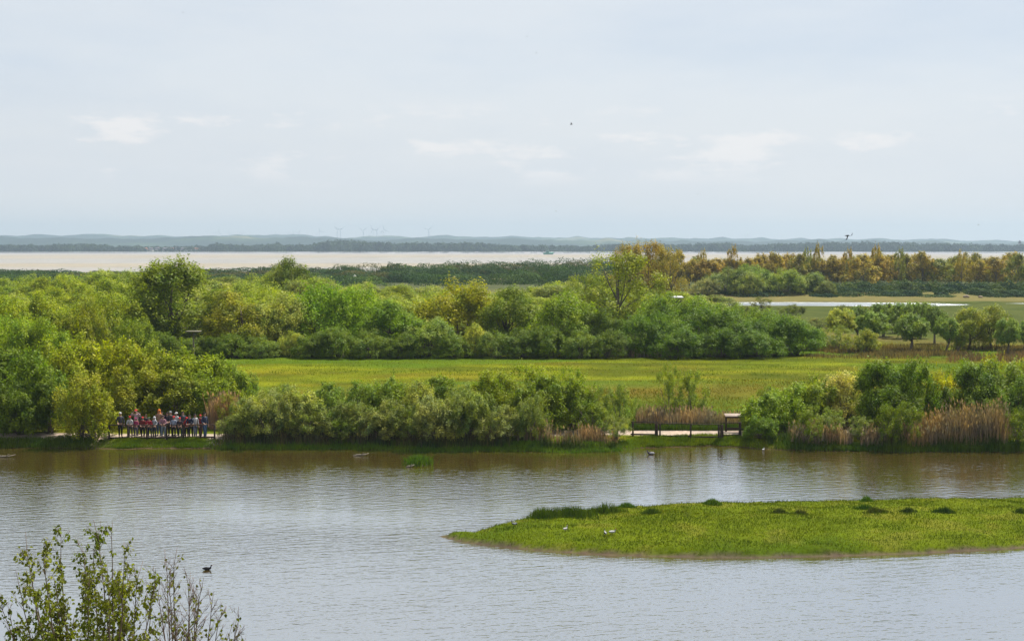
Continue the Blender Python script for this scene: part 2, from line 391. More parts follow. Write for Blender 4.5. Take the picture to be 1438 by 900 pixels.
# ------------------------------------------------------------------ foliage generators
def unit(v): return v / (np.linalg.norm(v, axis=-1, keepdims=True) + 1e-9)
def leaves(C, size, r, up=.5, outv=None, aspect=.5):
    n = len(C); nrm = r.normal(size=(n, 3)); nrm = unit(nrm)
    if outv is not None: nrm = unit(nrm * .62 + unit(outv + np.array([0, 0, .25])) * .9)
    a = unit(np.cross(nrm, unit(r.normal(size=(n, 3))))); b = np.cross(nrm, a)
    s = size * r.uniform(.6, 1.35, n)[:, None]
    a = a * s * .5; b = b * s * aspect * .5
    V = np.stack([C - a, C + b - a * .1, C + a, C - b - a * .1], 1).reshape(-1, 3)
    Q = np.arange(n * 4).reshape(-1, 4); return V, Q
def crown(seed, kind, n, size):
    """unit crown: fits radius 1 horizontally, z 0..1; returns leaf centres, outward vectors, lobe centres"""
    r = np.random.default_rng(seed)
    L = []
    if kind == 'dome':                        # willow shrub heaped to the ground
        for k in range(30):
            th = r.uniform(0, 2 * math.pi); u = r.random() ** .6
            rad = .80 * u; z = .80 * math.sqrt(max(0, 1 - (rad / .95) ** 2)) * r.uniform(.55, 1.0)
            L.append((rad * math.cos(th), rad * math.sin(th), max(z, .10), r.uniform(.18, .30)))
        for k in range(14):
            th = k / 14 * 6.283 + r.uniform(-.2, .2); L.append((.78 * math.cos(th), .78 * math.sin(th), r.uniform(.10, .3), r.uniform(.14, .22)))
    elif kind == 'tree':                      # taller crown lifted off the ground, narrowing upward
        for k in range(40):
            z = r.uniform(.14, .90); th = r.uniform(0, 6.283)
            w_ = math.sin(math.pi * min(1, (z + .12) / 1.08) ** .8) ** .6
            rad = w_ * .74 * math.sqrt(r.uniform(.1, 1)); L.append((rad * math.cos(th), rad * math.sin(th), z, r.uniform(.15, .26)))
    elif kind == 'pollard':                   # ball of upright shoots
        for k in range(26):
            d = unit(r.normal(size=3)); L.append((d[0] * .62, d[1] * .62, .5 + d[2] * .34, r.uniform(.22, .34)))
    elif kind == 'open':                      # loose, clumps apart on visible limbs
        for k in range(46):
            z = r.uniform(.12, .93); th = r.uniform(0, 6.283); w_ = math.sin(math.pi * min(1, (z + .1) / 1.1)) ** .5
            rad = w_ * .85 * math.sqrt(r.uniform(0, 1)); L.append((rad * math.cos(th), rad * math.sin(th), z, r.uniform(.09, .17)))
    L = np.array(L)
    # sub clumps on each lobe
    lob = r.integers(0, len(L), n // 22)
    d = unit(r.normal(size=(len(lob), 3))); d[:, 2] = np.where(r.random(len(lob)) < .7, np.abs(d[:, 2]), d[:, 2])
    sub = L[lob, :3] + d * L[lob, 3:4] * r.uniform(.6, 1.08, (len(lob), 1)) * np.array([1, 1, .85])
    k = r.integers(0, len(sub), n); sg = .042 if kind != 'open' else .05
    C = sub[k] + r.normal(size=(n, 3)) * sg * np.array([1, 1, .8])
    O = d[k]
    # upright shoots breaking the outline
    ns = {'dome': 34, 'tree': 46, 'open': 26, 'pollard': 26}[kind]
    q = r.integers(0, len(L), ns); dirs = unit(r.normal(size=(ns, 3)) * np.array([.55, .55, .25]) + np.array([0, 0, 1.0]))
    st = L[q, :3] + unit(r.normal(size=(ns, 3)) + np.array([0, 0, .8])) * L[q, 3:4] * .8
    per = 14; tt = r.uniform(0, 1, (ns, per, 1)) * r.uniform(.10, .20, (ns, 1, 1))
    S = (st[:, None] + dirs[:, None] * tt + r.normal(size=(ns, per, 3)) * .010).reshape(-1, 3)
    C = np.concatenate([C, S]); O = np.concatenate([O, np.repeat(dirs, per, 0)])
    ok = C[:, 2] > .01; return C[ok], O[ok], L, (st, dirs)
MESH = {}
def veg_mesh(key, kind, seed, n, W, Hh, leaf, aspect=.5, up=.5, lift=0.0, stems=5, trunk_r=.12, lean=0.15, multi=True):
    """real-size crown W wide, Hh high (crown from lift to Hh) and its wood, both as meshes"""
    if key in MESH: return MESH[key]
    r = np.random.default_rng(seed + 999)
    C, O, L, (st, dr) = crown(seed, kind, n, leaf)
    S = np.array([W / 2, W / 2, Hh - lift]); off = np.array([0, 0, lift])
    kx = 1 / np.percentile(np.hypot(C[:, 0], C[:, 1]), 98.5); kz = 1 / np.percentile(C[:, 2], 99.3)
    C = C * np.array([kx, kx, kz]); L = L.copy(); L[:, :3] *= np.array([kx, kx, kz])
    C = C * S + off; V, Q = leaves(C, leaf, r, up, unit(O), aspect)
    cm_ = mesh_np("crown_" + key, V, [Q])
    mb = MB(); Lr = L[:, :3] * S + off
    idx = r.permutation(len(L))[:max(stems * 3, 14)]
    if multi:
        bases = [np.array([r.normal() * .12 * W / 4, r.normal() * .12 * W / 4, -.15]) for _ in range(stems)]
        for q, k in enumerate(idx):
            b0 = bases[q % stems]; e = Lr[k]; mid = b0 * .4 + e * .6; mid[2] = b0[2] + (e[2] - b0[2]) * .5; mid[:2] = b0[:2] + (e[:2] - b0[:2]) * .35
            mb.tube([b0, (b0 + mid) / 2 + r.normal(size=3) * .05, mid, e], [trunk_r * .55, trunk_r * .45, trunk_r * .3, trunk_r * .1], 5)
    else:
        fork = np.array([r.normal() * lean, r.normal() * lean, max(lift * .9, Hh * .18)])
        mb.tube([(0, 0, -.2), (0, 0, .15), fork * np.array([.4, .4, .5]), fork], [trunk_r * 1.35, trunk_r * 1.05, trunk_r * .9, trunk_r * .8], 8)
        top = np.array([fork[0], fork[1], Hh * .82]); mb.tube([fork, (fork + top) / 2 + r.normal(size=3) * .2, top], [trunk_r * .8, trunk_r * .5, trunk_r * .1], 6)
        for k in idx:
            e = Lr[k]; s0 = fork + (top - fork) * r.uniform(0, .55) * (e[2] / Hh); mid = s0 * .5 + e * .5; mid[2] -= .08 * (e[2] - s0[2])
            mb.tube([s0, mid, e], [trunk_r * .38, trunk_r * .24, trunk_r * .07], 5)
    tm = mb.mesh("wood_" + key, True)
    MESH[key] = (cm_, tm, W, Hh); return MESH[key]

BASES = {
 # near shore shrubs, about 95-110 m out
 'nb0': ('dome', 11, 15000, 5.0, 4.4, .19), 'nb1': ('dome', 12, 15000, 5.0, 4.4, .18), 'nb2': ('dome', 13, 15000, 5.0, 4.4, .20),
 'nt0': ('tree', 21, 17000, 5.0, 5.4, .19), 'nt1': ('tree', 22, 17000, 5.0, 5.4, .18),
 'no0': ('open', 31, 6000, 4.0, 4.6, .14), 'no1': ('open', 32, 6000, 4.0, 4.6, .14), 'no2': ('open', 33, 5000, 3.4, 4.0, .13),
 # trees beyond the meadow
 'md0': ('dome', 41, 20000, 9.0, 7.0, .25), 'md1': ('dome', 42, 20000, 9.0, 7.0, .24), 'md2': ('dome', 43, 20000, 9.0, 7.0, .26),
 'mt0': ('tree', 51, 24000, 8.5, 10.0, .25), 'mt1': ('tree', 52, 24000, 8.5, 10.0, .24), 'mt2': ('tree', 53, 20000, 8.5, 9.0, .26),
 'mo0': ('open', 61, 13000, 9.0, 10.5, .25), 'mo1': ('open', 62, 11000, 9.0, 10.5, .26),
 'po0': ('pollard', 71, 15000, 3.8, 4.8, .24), 'po1': ('pollard', 72, 15000, 3.8, 4.8, .23), 'po2': ('pollard', 73, 14000, 3.6, 4.6, .23),
 # far beyond the pond
 'gd0': ('open', 81, 8000, 8.0, 11.5, .34), 'gd1': ('tree', 82, 7000, 7.0, 11.5, .34), 'gd2': ('open', 83, 3000, 5.0, 12.0, .34),
}
def base(k):
    kind, seed, n, W, H_, lf = BASES[k]
    if k[:2] in ('nb', 'md'): return veg_mesh(k, kind, seed, n, W, H_, lf, .5, .5, 0, 6, .09 * W / 4)
    if k[:2] == 'no': return veg_mesh(k, kind, seed, n, W, H_, lf, .5, .4, .3, 7, .07)
    if k[:2] == 'nt': return veg_mesh(k, kind, seed, n, W, H_, lf, .5, .5, .2, 6, .10)
    if k[:2] == 'po': return veg_mesh(k, kind, seed, n, W, H_, lf, .28, .2, 1.3, 5, .17, .25, False)
    if k[:2] == 'gd': return veg_mesh(k, kind, seed, n, W, H_, lf, .55, .4, 1.5, 5, .16, .2, False)
    return veg_mesh(k, kind, seed, n, W, H_, lf, .5, .5, .4, 6, .24, .3, False)
def plant(name, key, x, y, W, H_, col, label, cat, group=None, rz=None, z=None, bark=None):
    cmesh, tmesh, bw, bh = base(key)
    z = float(height(x, y)) if z is None else z
    e = empty(name, (x, y, z), random.uniform(0, 6.28) if rz is None else rz)
    e.scale = (W / bw, W / bw, H_ / bh)
    a = link("crown", cmesh, M_LEAF, e); a.color = (col[0] * 1.90 + .015, col[1] * 1.86, col[2] * (.55 if col[2] < .03 else .95), 1)
    link("trunk", tmesh, bark or M_BARK, e)
    tag(e, label, cat, group); return e
ORD = ['first', 'second', 'third', 'fourth', 'fifth', 'sixth', 'seventh', 'eighth', 'ninth', 'tenth', 'eleventh', 'twelfth', 'thirteenth', 'fourteenth',
       'fifteenth', 'sixteenth', 'seventeenth', 'eighteenth', 'nineteenth', 'twentieth'] + ['twenty-' + w_ for w_ in ('first', 'second', 'third', 'fourth', 'fifth', 'sixth', 'seventh', 'eighth', 'ninth')] + ['thirtieth'] + ['thirty-' + w_ for w_ in ('first', 'second', 'third', 'fourth', 'fifth', 'sixth', 'seventh', 'eighth', 'ninth')] + ['fortieth'] + ['forty-' + w_ for w_ in ('first', 'second', 'third', 'fourth', 'fifth', 'sixth', 'seventh', 'eighth', 'ninth')]
def pl(name, key, px, top, wpx, Y, col, label, cat='tree', group=None, **k):
    """px: column of the photograph, top: row of its top, wpx: width in pixels, Y: metres out"""
    x = xat(px, Y); zb = float(height(x, Y)); H_ = zat(top, Y) - zb; W = wpx / F * Y
    if key[:2] in ('md', 'mt'): W *= 1.22
    return plant(name, key, x, Y, W, H_ / .97, col, label, cat, group, **k)

# foliage colours (as the leaves are, unlit)
FRESH = (0.131, 0.168, 0.018); OLIVE = (.118, .150, .022); YEL = (0.206, 0.185, 0.011); DEEP = (0.062, 0.101, 0.016)
MID = (0.094, 0.134, 0.020); GREY = (0.144, 0.168, 0.059); PALE = (0.188, 0.207, 0.063); BLUISH = (.045, .085, .035)

# --- trees that stand out in the wood beyond the meadow
pl('tall_tree', 'mt0', 245, 371, 128, 172, (.078, .110, .018), 'tall dark green tree rising above the wood on the left, highest of the front row', group='trees behind the meadow')
pl('willow_tree', 'md0', 160, 418, 88, 165, OLIVE, 'rounded olive-green tree directly left of the tall dark tree', group='trees behind the meadow')
pl('willow_tree', 'md1', 205, 405, 70, 180, MID, 'green tree partly hidden behind the left side of the tall dark tree', group='trees behind the meadow')
pl('willow_tree', 'mt1', 335, 414, 100, 168, (.120, .130, .020), 'yellowish green tree directly right of the tall dark tree', group='trees behind the meadow')
pl('willow_tree', 'md2', 388, 418, 80, 169, GREY, 'greyish green tree left of the bright green dome at the meadow edge', group='trees behind the meadow')
pl('willow_bush', 'nb1', 410, 468, 42, 164, PALE, 'small pale grey-green bush at the left end of the meadow edge', 'bush', 'trees behind the meadow')
pl('willow_tree', 'md0', 452, 405, 96, 171, (.085, .150, .014), 'left one of two bright green domed trees with dark undersides', group='trees behind the meadow')
pl('willow_tree', 'md1', 505, 408, 96, 172, (.095, .155, .014), 'right one of two bright green domed trees with dark undersides', group='trees behind the meadow')
pl('willow_tree', 'mt2', 548, 425, 84, 167, (.075, .130, .016), 'leaf-green tree sloping down to the right of the bright domes', group='trees behind the meadow')
pl('willow_bush', 'md2', 600, 450, 82, 165, (.105, .150, .045), 'low pale green bush in front of the yellow-green domed tree', 'bush', 'trees behind the meadow')
pl('domed_tree', 'md1', 650, 400, 126, 176, (.140, .145, .014), 'broad golden-green domed tree in the middle of the wood', group='trees behind the meadow')
pl('willow_bush', 'nb0', 668, 458, 50, 164, PALE, 'pale silvery sapling bush at the foot of the golden-green dome', 'bush', 'trees behind the meadow')
pl('willow_tree', 'mt1', 715, 408, 92, 171, (.075, .110, .022), 'grey-green upright tree right of the golden-green dome', group='trees behind the meadow')
pl('willow_tree', 'md0', 785, 416, 100, 168, (.095, .140, .024), 'wide fresh green tree left of centre below the loose poplar', group='trees behind the meadow')
pl('willow_tree', 'md2', 842, 436, 62, 167, (.055, .090, .024), 'small dark green rounded tree below the loose poplar', group='trees behind the meadow')
pl('loose_poplar', 'mo0', 872, 360, 138, 205, (.110, .135, .022), 'tall loose-crowned poplar with bare stems showing, in front of the orange tree', group='trees behind the meadow')
pl('loose_poplar', 'mo1', 822, 388, 70, 215, (.095, .130, .024), 'lower loose-crowned poplar on the left flank of the tall one', group='trees behind the meadow')
hp = [(892, 446, 70, 166, .05), (935, 440, 72, 167, .05), (985, 436, 84, 168, .045), (1035, 440, 80, 167, .045), (1080, 444, 78, 167, .05), (1118, 452, 66, 167, .055), (1010, 462, 70, 163, .045), (1065, 466, 66, 163, .05), (948, 462, 70, 163, .05)]
for q, (px, tp, wp, Yd, d) in enumerate(sorted(hp)):
    pl('alder_bush', ['md0', 'md1', 'md2'][q % 3], px, tp, wp, Yd, (d, d * 1.95, .017), 'dense dark green bush, %s from the left in the long heap ending at the meadow' % ORD[q], 'bush', 'bushes in the dark heap')
hb = [(925, 416, 72, 185), (970, 420, 80, 190), (1015, 430, 70, 184), (1060, 436, 66, 182), (1102, 446, 60, 180), (1135, 462, 44, 174)]
for q, (px, tp, wp, Yd) in enumerate(hb):
    pl('alder_bush', ['md2', 'md0', 'md1'][q % 3], px, tp, wp, Yd, (.085, .135, .018), 'light green bush, %s from the left behind the dark heap' % ORD[q], 'bush', 'light bushes behind the dark heap')

sk = [(300, 474, 50), (330, 470, 54), (366, 474, 50), (440, 468, 56), (476, 462, 60), (520, 466, 56), (560, 470, 54), (700, 468, 56), (735, 464, 60), (775, 460, 60), (815, 464, 54), (852, 466, 50), (225, 468, 56), (262, 476, 50), (640, 472, 50)]
for q, (px, tp, wp) in enumerate(sorted(sk)):
    c_ = [(.060, .100, .018), (.080, .120, .030), (.05, .085, .018)][q % 3]
    pl('low_bush', ['md0', 'md1', 'md2'][q % 3], px, tp, wp, 162.5, c_, 'low dark bush, %s from the left along the foot of the wood' % ORD[q], 'bush', 'low bushes at the foot of the wood')

# --- back rows of the wood: trees nothing tells apart
SIL = np.array([(-60, 398), (0, 394), (60, 388), (120, 384), (170, 378), (220, 380), (300, 388), (350, 390), (400, 384), (450, 392), (500, 396), (560, 398), (620, 404), (700, 406), (760, 400), (840, 400), (900, 405), (960, 410), (1000, 418), (1040, 424)])
rows = [(184, 44, 15), (202, 28, 16), (224, 16, 18), (254, 6, 20), (292, 0, 22)]
tints = [FRESH, OLIVE, MID, (.100, .125, .040), GREY, (.115, .155, .030)]
names_ = ['fresh green', 'olive green', 'mid green', 'brownish green', 'grey green', 'light green']
for ri, (Yr, off, n) in enumerate(rows):
    for q in range(n + 3):
        px = -40 + (q + random.uniform(-.3, .3)) * (1080 / (n + 2))
        if px > 1000: continue
        k = random.randrange(6)
        top = np.interp(px, SIL[:, 0], SIL[:, 1]) + off + random.uniform(-3, 6)
        z_ = 'left part' if px < 245 else ('middle part' if px < 640 else 'right part')
        pl('willow_tree', random.choice(['md0', 'md1', 'md2', 'mt1', 'mt2']), px, top, random.uniform(95, 130) * 190 / Yr, Yr + random.uniform(-8, 8), tints[k],
           '%s tree crowded in the back rows of the wood, %s' % (names_[k], z_), group='%s back trees %s' % (names_[k], z_))
pl('tall_tree', 'mt1', 412, 367, 66, 262, (.070, .100, .022), 'dark green tree standing up above the back rows left of centre', group='trees behind the meadow')
pl('tall_tree', 'mo1', 398, 372, 50, 270, (.085, .110, .025), 'thin-crowned tree beside the dark one rising above the back rows', group='trees behind the meadow')
# left edge heaps between the near thicket and the wood
for q, (px, tp, wp, Yd, c_) in enumerate([(12, 448, 90, 138, (.10, .155, .018)), (52, 452, 84, 136, (.105, .155, .02)), (-20, 440, 80, 146, MID), (20, 420, 90, 160, FRESH), (75, 418, 90, 163, OLIVE), (118, 425, 70, 158, (.11, .13, .02)), (190, 452, 56, 160, MID)]):
    pl('willow_tree', ['md0', 'md2', 'md1'][q % 3], px, tp, wp, Yd, c_, ['bright green dome at the left edge just above the near thicket', 'bright green dome sloping down right at the left edge', 'dark green tree cut by the left edge', 'fresh green tree behind the bright domes by the left edge', 'olive tree between the left edge and the rounded olive one', 'olive tree touching the rounded olive one on its left', 'dark green low tree at the left foot of the tall dark tree'][q], group='trees left of the wood')

# --- near thicket on the left
NL = [(8, 497, 110, 104, (.060, .100, .020), 'nt0'), (45, 500, 110, 99, (.065, .110, .020), 'nb0'), (80, 482, 110, 108, (.125, .155, .014), 'nb1'), (128, 478, 110, 110, (.135, .155, .013), 'nb2'),
      (178, 484, 110, 108, (.140, .160, .013), 'nb0'), (225, 490, 105, 107, (.120, .145, .016), 'nb1'), (268, 498, 100, 106, (.110, .145, .018), 'nb2'), (305, 505, 85, 107, (.100, .140, .02), 'nb0'), (333, 516, 60, 108, (.105, .150, .03), 'nb1'),
      (190, 520, 100, 102, (.100, .115, .014), 'nt1'), (245, 525, 90, 101.5, (.095, .115, .016), 'nt0'), (288, 530, 76, 102, (.085, .120, .02), 'nb2'),
      (-10, 540, 80, 97, (.045, .075, .015), 'nb2'), (28, 545, 80, 96.5, (.05, .085, .016), 'nb1'), (66, 538, 70, 97, (.055, .09, .016), 'nt0'), (-45, 510, 90, 101, MID, 'nt1')]  # lower left bushes get darker leaves: the shade there is put into their colour
for q, (px, tp, wp, Yd, c_, key) in enumerate(sorted(NL)):
    front = Yd < 100
    pl('willow_bush', key, px, tp, wp, Yd, c_, '%s willow bush, %s from the left in the left shore thicket' % ('dark green' if c_[1] < .1 else ('yellow-green' if c_[0] > .115 else 'mid green'), ORD[q]), 'bush', 'thicket left of the people')
pl('round_bush', 'no0', 112, 524, 86, 95.6, (.150, .165, .030), 'pale yellow-green loose bush at the water directly left of the people', 'bush')
pl('round_bush', 'nb2', 128, 548, 76, 95.4, (.125, .145, .022), 'low yellow-green bush right at the water left of the people', 'bush')

# --- waterside thicket between the people and the railing
NM = [(318, 555, 34, 100, (.12, .14, .035), 'no0'), (352, 560, 60, 97.5, PALE, 'nb0'), (392, 545, 74, 99, (.11, .14, .05), 'nb1'), (418, 548, 76, 97.6, GREY, 'nb2'), (462, 543, 74, 99, (.075, .12, .03), 'nb0'),
      (500, 540, 76, 98, (.09, .135, .035), 'nb1'), (545, 536, 74, 99, (.10, .145, .03), 'nb2'), (588, 540, 72, 97.6, GREY, 'nb0'), (622, 532, 74, 99.4, (.08, .12, .022), 'nt0'), (660, 545, 66, 97.6, (.115, .15, .055), 'nb1'),
      (695, 525, 78, 99.5, (.10, .135, .022), 'nt1'), (738, 515, 84, 101, (.11, .145, .022), 'no0'), (745, 545, 76, 98, (.085, .12, .022), 'nb2'), (800, 520, 62, 100, (.10, .14, .028), 'no1'), (770, 530, 70, 99, MID, 'nt0'),
      (812, 540, 66, 99, (.09, .13, .025), 'nb0'), (850, 545, 50, 99.2, (.09, .125, .03), 'no1'), (868, 540, 40, 99.8, (.10, .14, .045), 'no2'), (830, 566, 52, 97.6, (.08, .115, .022), 'no2'), (640, 575, 60, 96.4, (.05, .08, .016), 'no0'), (560, 575, 70, 96.4, (.05, .08, .016), 'no1'), (470, 578, 70, 96.4, (.055, .09, .018), 'no0')]
for q, (px, tp, wp, Yd, c_, key) in enumerate(sorted(NM)):
    Yd -= 1.2 if Yd < 98 else .7
    loose = key.startswith('no')
    pl('willow_bush', key, px, tp, wp * 1.08, Yd, c_, '%s%s bush, %s from the left in the long thicket by the railing' % ('loose ' if loose else '', 'grey-green' if c_[2] > .035 else 'green', ORD[q]), 'bush', 'thicket between the people and the railing')
for q in range(17):
    px = 328 + q * 25.5 + random.uniform(-5, 5) + (14 if q > 15 else 0)
    if px > 735 and q % 2: continue
    Yl = float(shoreY(xat(px, 95, 600))) + 1.0
    pl('low_willow', ['no0', 'nb1', 'no1', 'nb2', 'no2'][q % 5], px, random.uniform(550, 586), random.uniform(50, 76), Yl + random.uniform(0, .8), [(.115, .140, .070), (.095, .125, .045), (.130, .150, .080)][q % 3], 'low waterside willow bush, %s from the left under the long thicket' % ORD[q], 'bush', 'low bushes under the long thicket')
for q in range(12):
    px = 1085 + q * 40 + random.uniform(-8, 8)
    pl('back_bush', ['nb0', 'nb1', 'nb2'][q % 3], px, random.uniform(540, 556), 66, 101.5, [MID, (.095, .135, .03), (.07, .11, .022)][q % 3], 'green bush, %s from the left in the back row of the right thicket' % ORD[q], 'bush', 'second row of the right thicket')
for q, (px, tp) in enumerate([(1248, 572), (1275, 566), (1136, 578), (1432, 575)]):
    pl('low_willow', 'no1' if q % 2 else 'no0', px, tp, 48, float(shoreY(xat(px, 95, 600))) + .9, (.075, .108, .018), 'low bush among reeds, %s from the left on the right shore' % ORD[sorted([1248, 1275, 1136, 1432]).index(px)], 'bush', 'low bushes among the right reeds')
for q, (px, tp, lb) in enumerate([(866, 584, 'small grey-green bush at the left end of the railing path, at the water'), (1168, 582, 'small grey-green bush between the reeds at the water, left part of the right shore'), (1210, 585, 'small grey-green bush between the reeds at the water, before the tall dark bushes')]):
    pl('low_willow', 'no1' if q else 'no2', px, tp, 44, float(shoreY(xat(px, 95, 600))) + 1.6, (.10, .13, .05), lb, 'bush')
pl('sapling_clump', 'no1', 940, 515, 44, 101, (.105, .14, .03), 'left half of the loose clump of saplings behind the railing', 'sapling')
pl('sapling_clump', 'no0', 972, 522, 52, 101.5, (.105, .14, .03), 'right half of the loose clump of saplings behind the railing', 'sapling')
pl('sapling_clump', 'no2', 896, 560, 26, 100, (.11, .15, .05), 'small grey-green sapling just left of the railing', 'sapling')

# --- near thicket on the right
NR = [(1078, 556, 70, 98, (.10, .15, .025), 'nb0'), (1110, 545, 80, 99, (.105, .155, .02), 'nb1'), (1140, 535, 76, 100, (.12, .155, .03), 'nb2'), (1068, 585, 46, 96, (.06, .11, .018), 'nb1'),
      (1185, 524, 80, 100, (.23, .22, .115), 'no0'), (1180, 528, 70, 100.5, (.22, .215, .12), 'no1'), (1238, 512, 78, 98.5, (.065, .11, .022), 'nt0'), (1280, 510, 76, 98.3, (.060, .105, .02), 'nt1'), (1255, 545, 80, 96.4, (.055, .095, .02), 'no0'),
      (1325, 528, 54, 100, (.20, .20, .010), 'nb2'), (1330, 548, 60, 98.5, (.06, .095, .018), 'nb0'), (1370, 515, 76, 100, (.075, .12, .03), 'nt0'), (1410, 512, 80, 100.5, (.085, .125, .03), 'nt1'),
      (1350, 508, 50, 103, (.10, .14, .02), 'no1'), (1440, 508, 70, 102, (.13, .155, .03), 'no0'), (1430, 535, 70, 98, (.075, .12, .03), 'nb1'), (1470, 520, 80, 99, MID, 'nt0'), (1155, 570, 60, 97.6, (.09, .13, .025), 'no2'), (1385, 560, 60, 97.6, (.07, .105, .025), 'no2'), (1395, 500, 40, 104, (.16, .17, .02), 'no2')]
for q, (px, tp, wp, Yd, c_, key) in enumerate(sorted(NR)):
    Yd -= .9; wp *= 1.1
    if c_[2] > .1: d = 'whitish flowering'
    elif c_[0] > .18: d = 'bright yellow'
    elif c_[1] < .115: d = 'dark green'
    else: d = 'mid green'
    pl('willow_bush', key, px, tp, wp, Yd, c_, '%s bush, %s from the left in the right shore thicket' % (d, ORD[q]), 'bush', 'thicket on the right shore')

for q, (px, tp, wp) in enumerate([(1500, 520, 80), (1545, 512, 90), (1450, 560, 60)]):
    pl('willow_bush', ['nb0', 'nt1', 'nb2'][q], px, tp, wp, 98, MID, 'green bush %s' % ['just outside the right edge of the right shore thicket', 'farthest out beyond the right edge of the right shore thicket', 'low at the water at the right edge of the right shore thicket'][q], 'bush', 'thicket on the right shore')
# --- pollard willows and small trees on the right meadow edge
PW = [(1181, 436, 40, 186, PALE, 'po0', 'pale pollard willow, leftmost of the willows on the right'), (1206, 433, 42, 190, (.065, .11, .04), 'po1', 'dark pollard willow with a leaning trunk near the left end of the willows'),
      (1226, 440, 42, 180, (.10, .15, .055), 'po2', 'round pollard willow standing above the low olive bush'), (1240, 428, 40, 200, (.085, .13, .05), 'po0', 'taller willow behind the round pollard above the low olive bush'),
      (1279, 443, 44, 172, (.095, .14, .05), 'po1', 'pollard willow with two trunks at the meadow edge'), (1268, 427, 34, 196, (.12, .17, .07), 'po2', 'left silvery willow top behind the two-trunked pollard'), (1292, 427, 34, 196, (.11, .16, .065), 'po0', 'right silvery willow top behind the two-trunked pollard'),
      (1312, 432, 32, 186, (.07, .11, .045), 'po1', 'dark willow between the two-trunked and the single small pollard'), (1328, 448, 30, 171, (.10, .15, .055), 'po2', 'small single pollard willow with straight dark trunk'),
      (1414, 450, 34, 167, (.10, .15, .06), 'po0', 'pollard willow right of the big olive clump'), (1438, 452, 32, 170, (.10, .15, .06), 'po1', 'pollard willow cut by the right edge')]
for px, tp, wp, Yd, c_, key, lb in PW: pl('pollard_willow', key, px, tp, wp * 1.15, Yd, c_, lb, group='pollard willows')
for px, tp, wp, Yd, c_, key, lb, nm in [(1360, 436, 52, 174, (.13, .15, .035), 'mt2', 'big olive clump of young trees, left half, near the right edge', 'young_tree'), (1392, 432, 56, 176, (.12, .14, .035), 'mt1', 'big olive clump of young trees, right half, near the right edge', 'young_tree'),
      (1345, 460, 30, 172, (.11, .14, .03), 'no0', 'low sapling between the small pollard and the olive clump', 'sapling'), (1217, 464, 40, 171, (.15, .17, .05), 'nb0', 'low olive bush under the round pollard willow', 'bush'),
      (1178, 458, 36, 173, (.14, .17, .06), 'no1', 'thin pale bush under the leftmost pollard willow', 'bush'), (1158, 462, 30, 176, (.14, .16, .05), 'no0', 'thin pale bush at the right end of the dark heap', 'bush'), (1193, 470, 30, 170, (.15, .16, .05), 'no2', 'wispy low bush left of the low olive bush', 'bush')]:
    pl(nm, key, px, tp, wp, Yd, c_, lb, 'bush' if nm == 'bush' else 'tree')

for q in range(16):
    px = 1052 + q * 23 + random.uniform(-8, 8); Yd = random.uniform(205, 285)
    pl('wispy_bush', ['no0', 'no1', 'no2', 'nb1'][q % 4], px, 344 + (CAM_H - random.uniform(1.9, 3.2)) * F / Yd, random.uniform(3.0, 6.0) * F / Yd, Yd, [(.07, .09, .022), (.09, .10, .03), (.06, .085, .02)][q % 3], 'wispy olive bush scattered over the field between the dark heap and the pond', 'bush', 'bushes scattered over the field before the pond')
# --- beyond the pond
for q, (px, tp, wp, c_) in enumerate([(990, 392, 40, (.13, .14, .09)), (1022, 378, 60, (.07, .10, .03)), (1058, 374, 62, (.075, .12, .025)), (1048, 384, 46, (.12, .15, .05)), (1100, 380, 58, (.11, .15, .03)), (1135, 384, 54, (.085, .12, .035)), (1158, 396, 26, (.08, .10, .04))]):
    pl('willow_tree', ['md0', 'md1', 'md2'][q % 3], px, tp, wp, 354 + (q % 3) * 4, c_, 'green tree, %s from the left in the clump on the far bank of the pond' % ORD[q], group='clump beyond the pond')
gold = [(.170, .128, .031), (.155, .125, .031), (.175, .142, .031), (.130, .122, .031), (.105, .120, .031)]
gl = []
for q in range(40):
    px = 925 + q * 13.6 + random.uniform(-4, 4)
    tp = 359 + random.uniform(-3, 9); Yd = 405 + random.uniform(-8, 26); wp = random.uniform(40, 60)
    gl.append((px, tp, wp, Yd, 'gd0' if random.random() < .5 else 'gd1'))
for px, tp in [(985, 353), (1028, 347), (1132, 350), (1148, 345), (1190, 351), (1229, 346), (1262, 351), (1348, 354)]:
    gl.append((px, tp, 18, 405, 'gd2'))
for q, (px, tp, wp, Yd, key) in enumerate(sorted(gl)):
    c_ = random.choice(gold)
    pl('golden_poplar', key, px, tp, wp, Yd, c_, '%s poplar, %s from the left in the orange row beyond the pond' % ('slender orange' if key == 'gd2' else 'golden orange', ORD[q]), group='orange poplars beyond the pond', bark=M_BARKG)
for q, (px, tp, wp, Yd) in enumerate([(884, 346, 66, 300), (912, 343, 76, 303), (940, 351, 60, 298)]):
    pl('golden_poplar', 'mo1' if q != 1 else 'mo0', px, tp, wp, Yd, [(.15, .118, .031), (.165, .125, .031), (.14, .12, .031)][q], ['left', 'middle', 'right'][q] + ' one of the three big orange trees rising above the horizon', group='big orange trees', bark=M_BARKG)

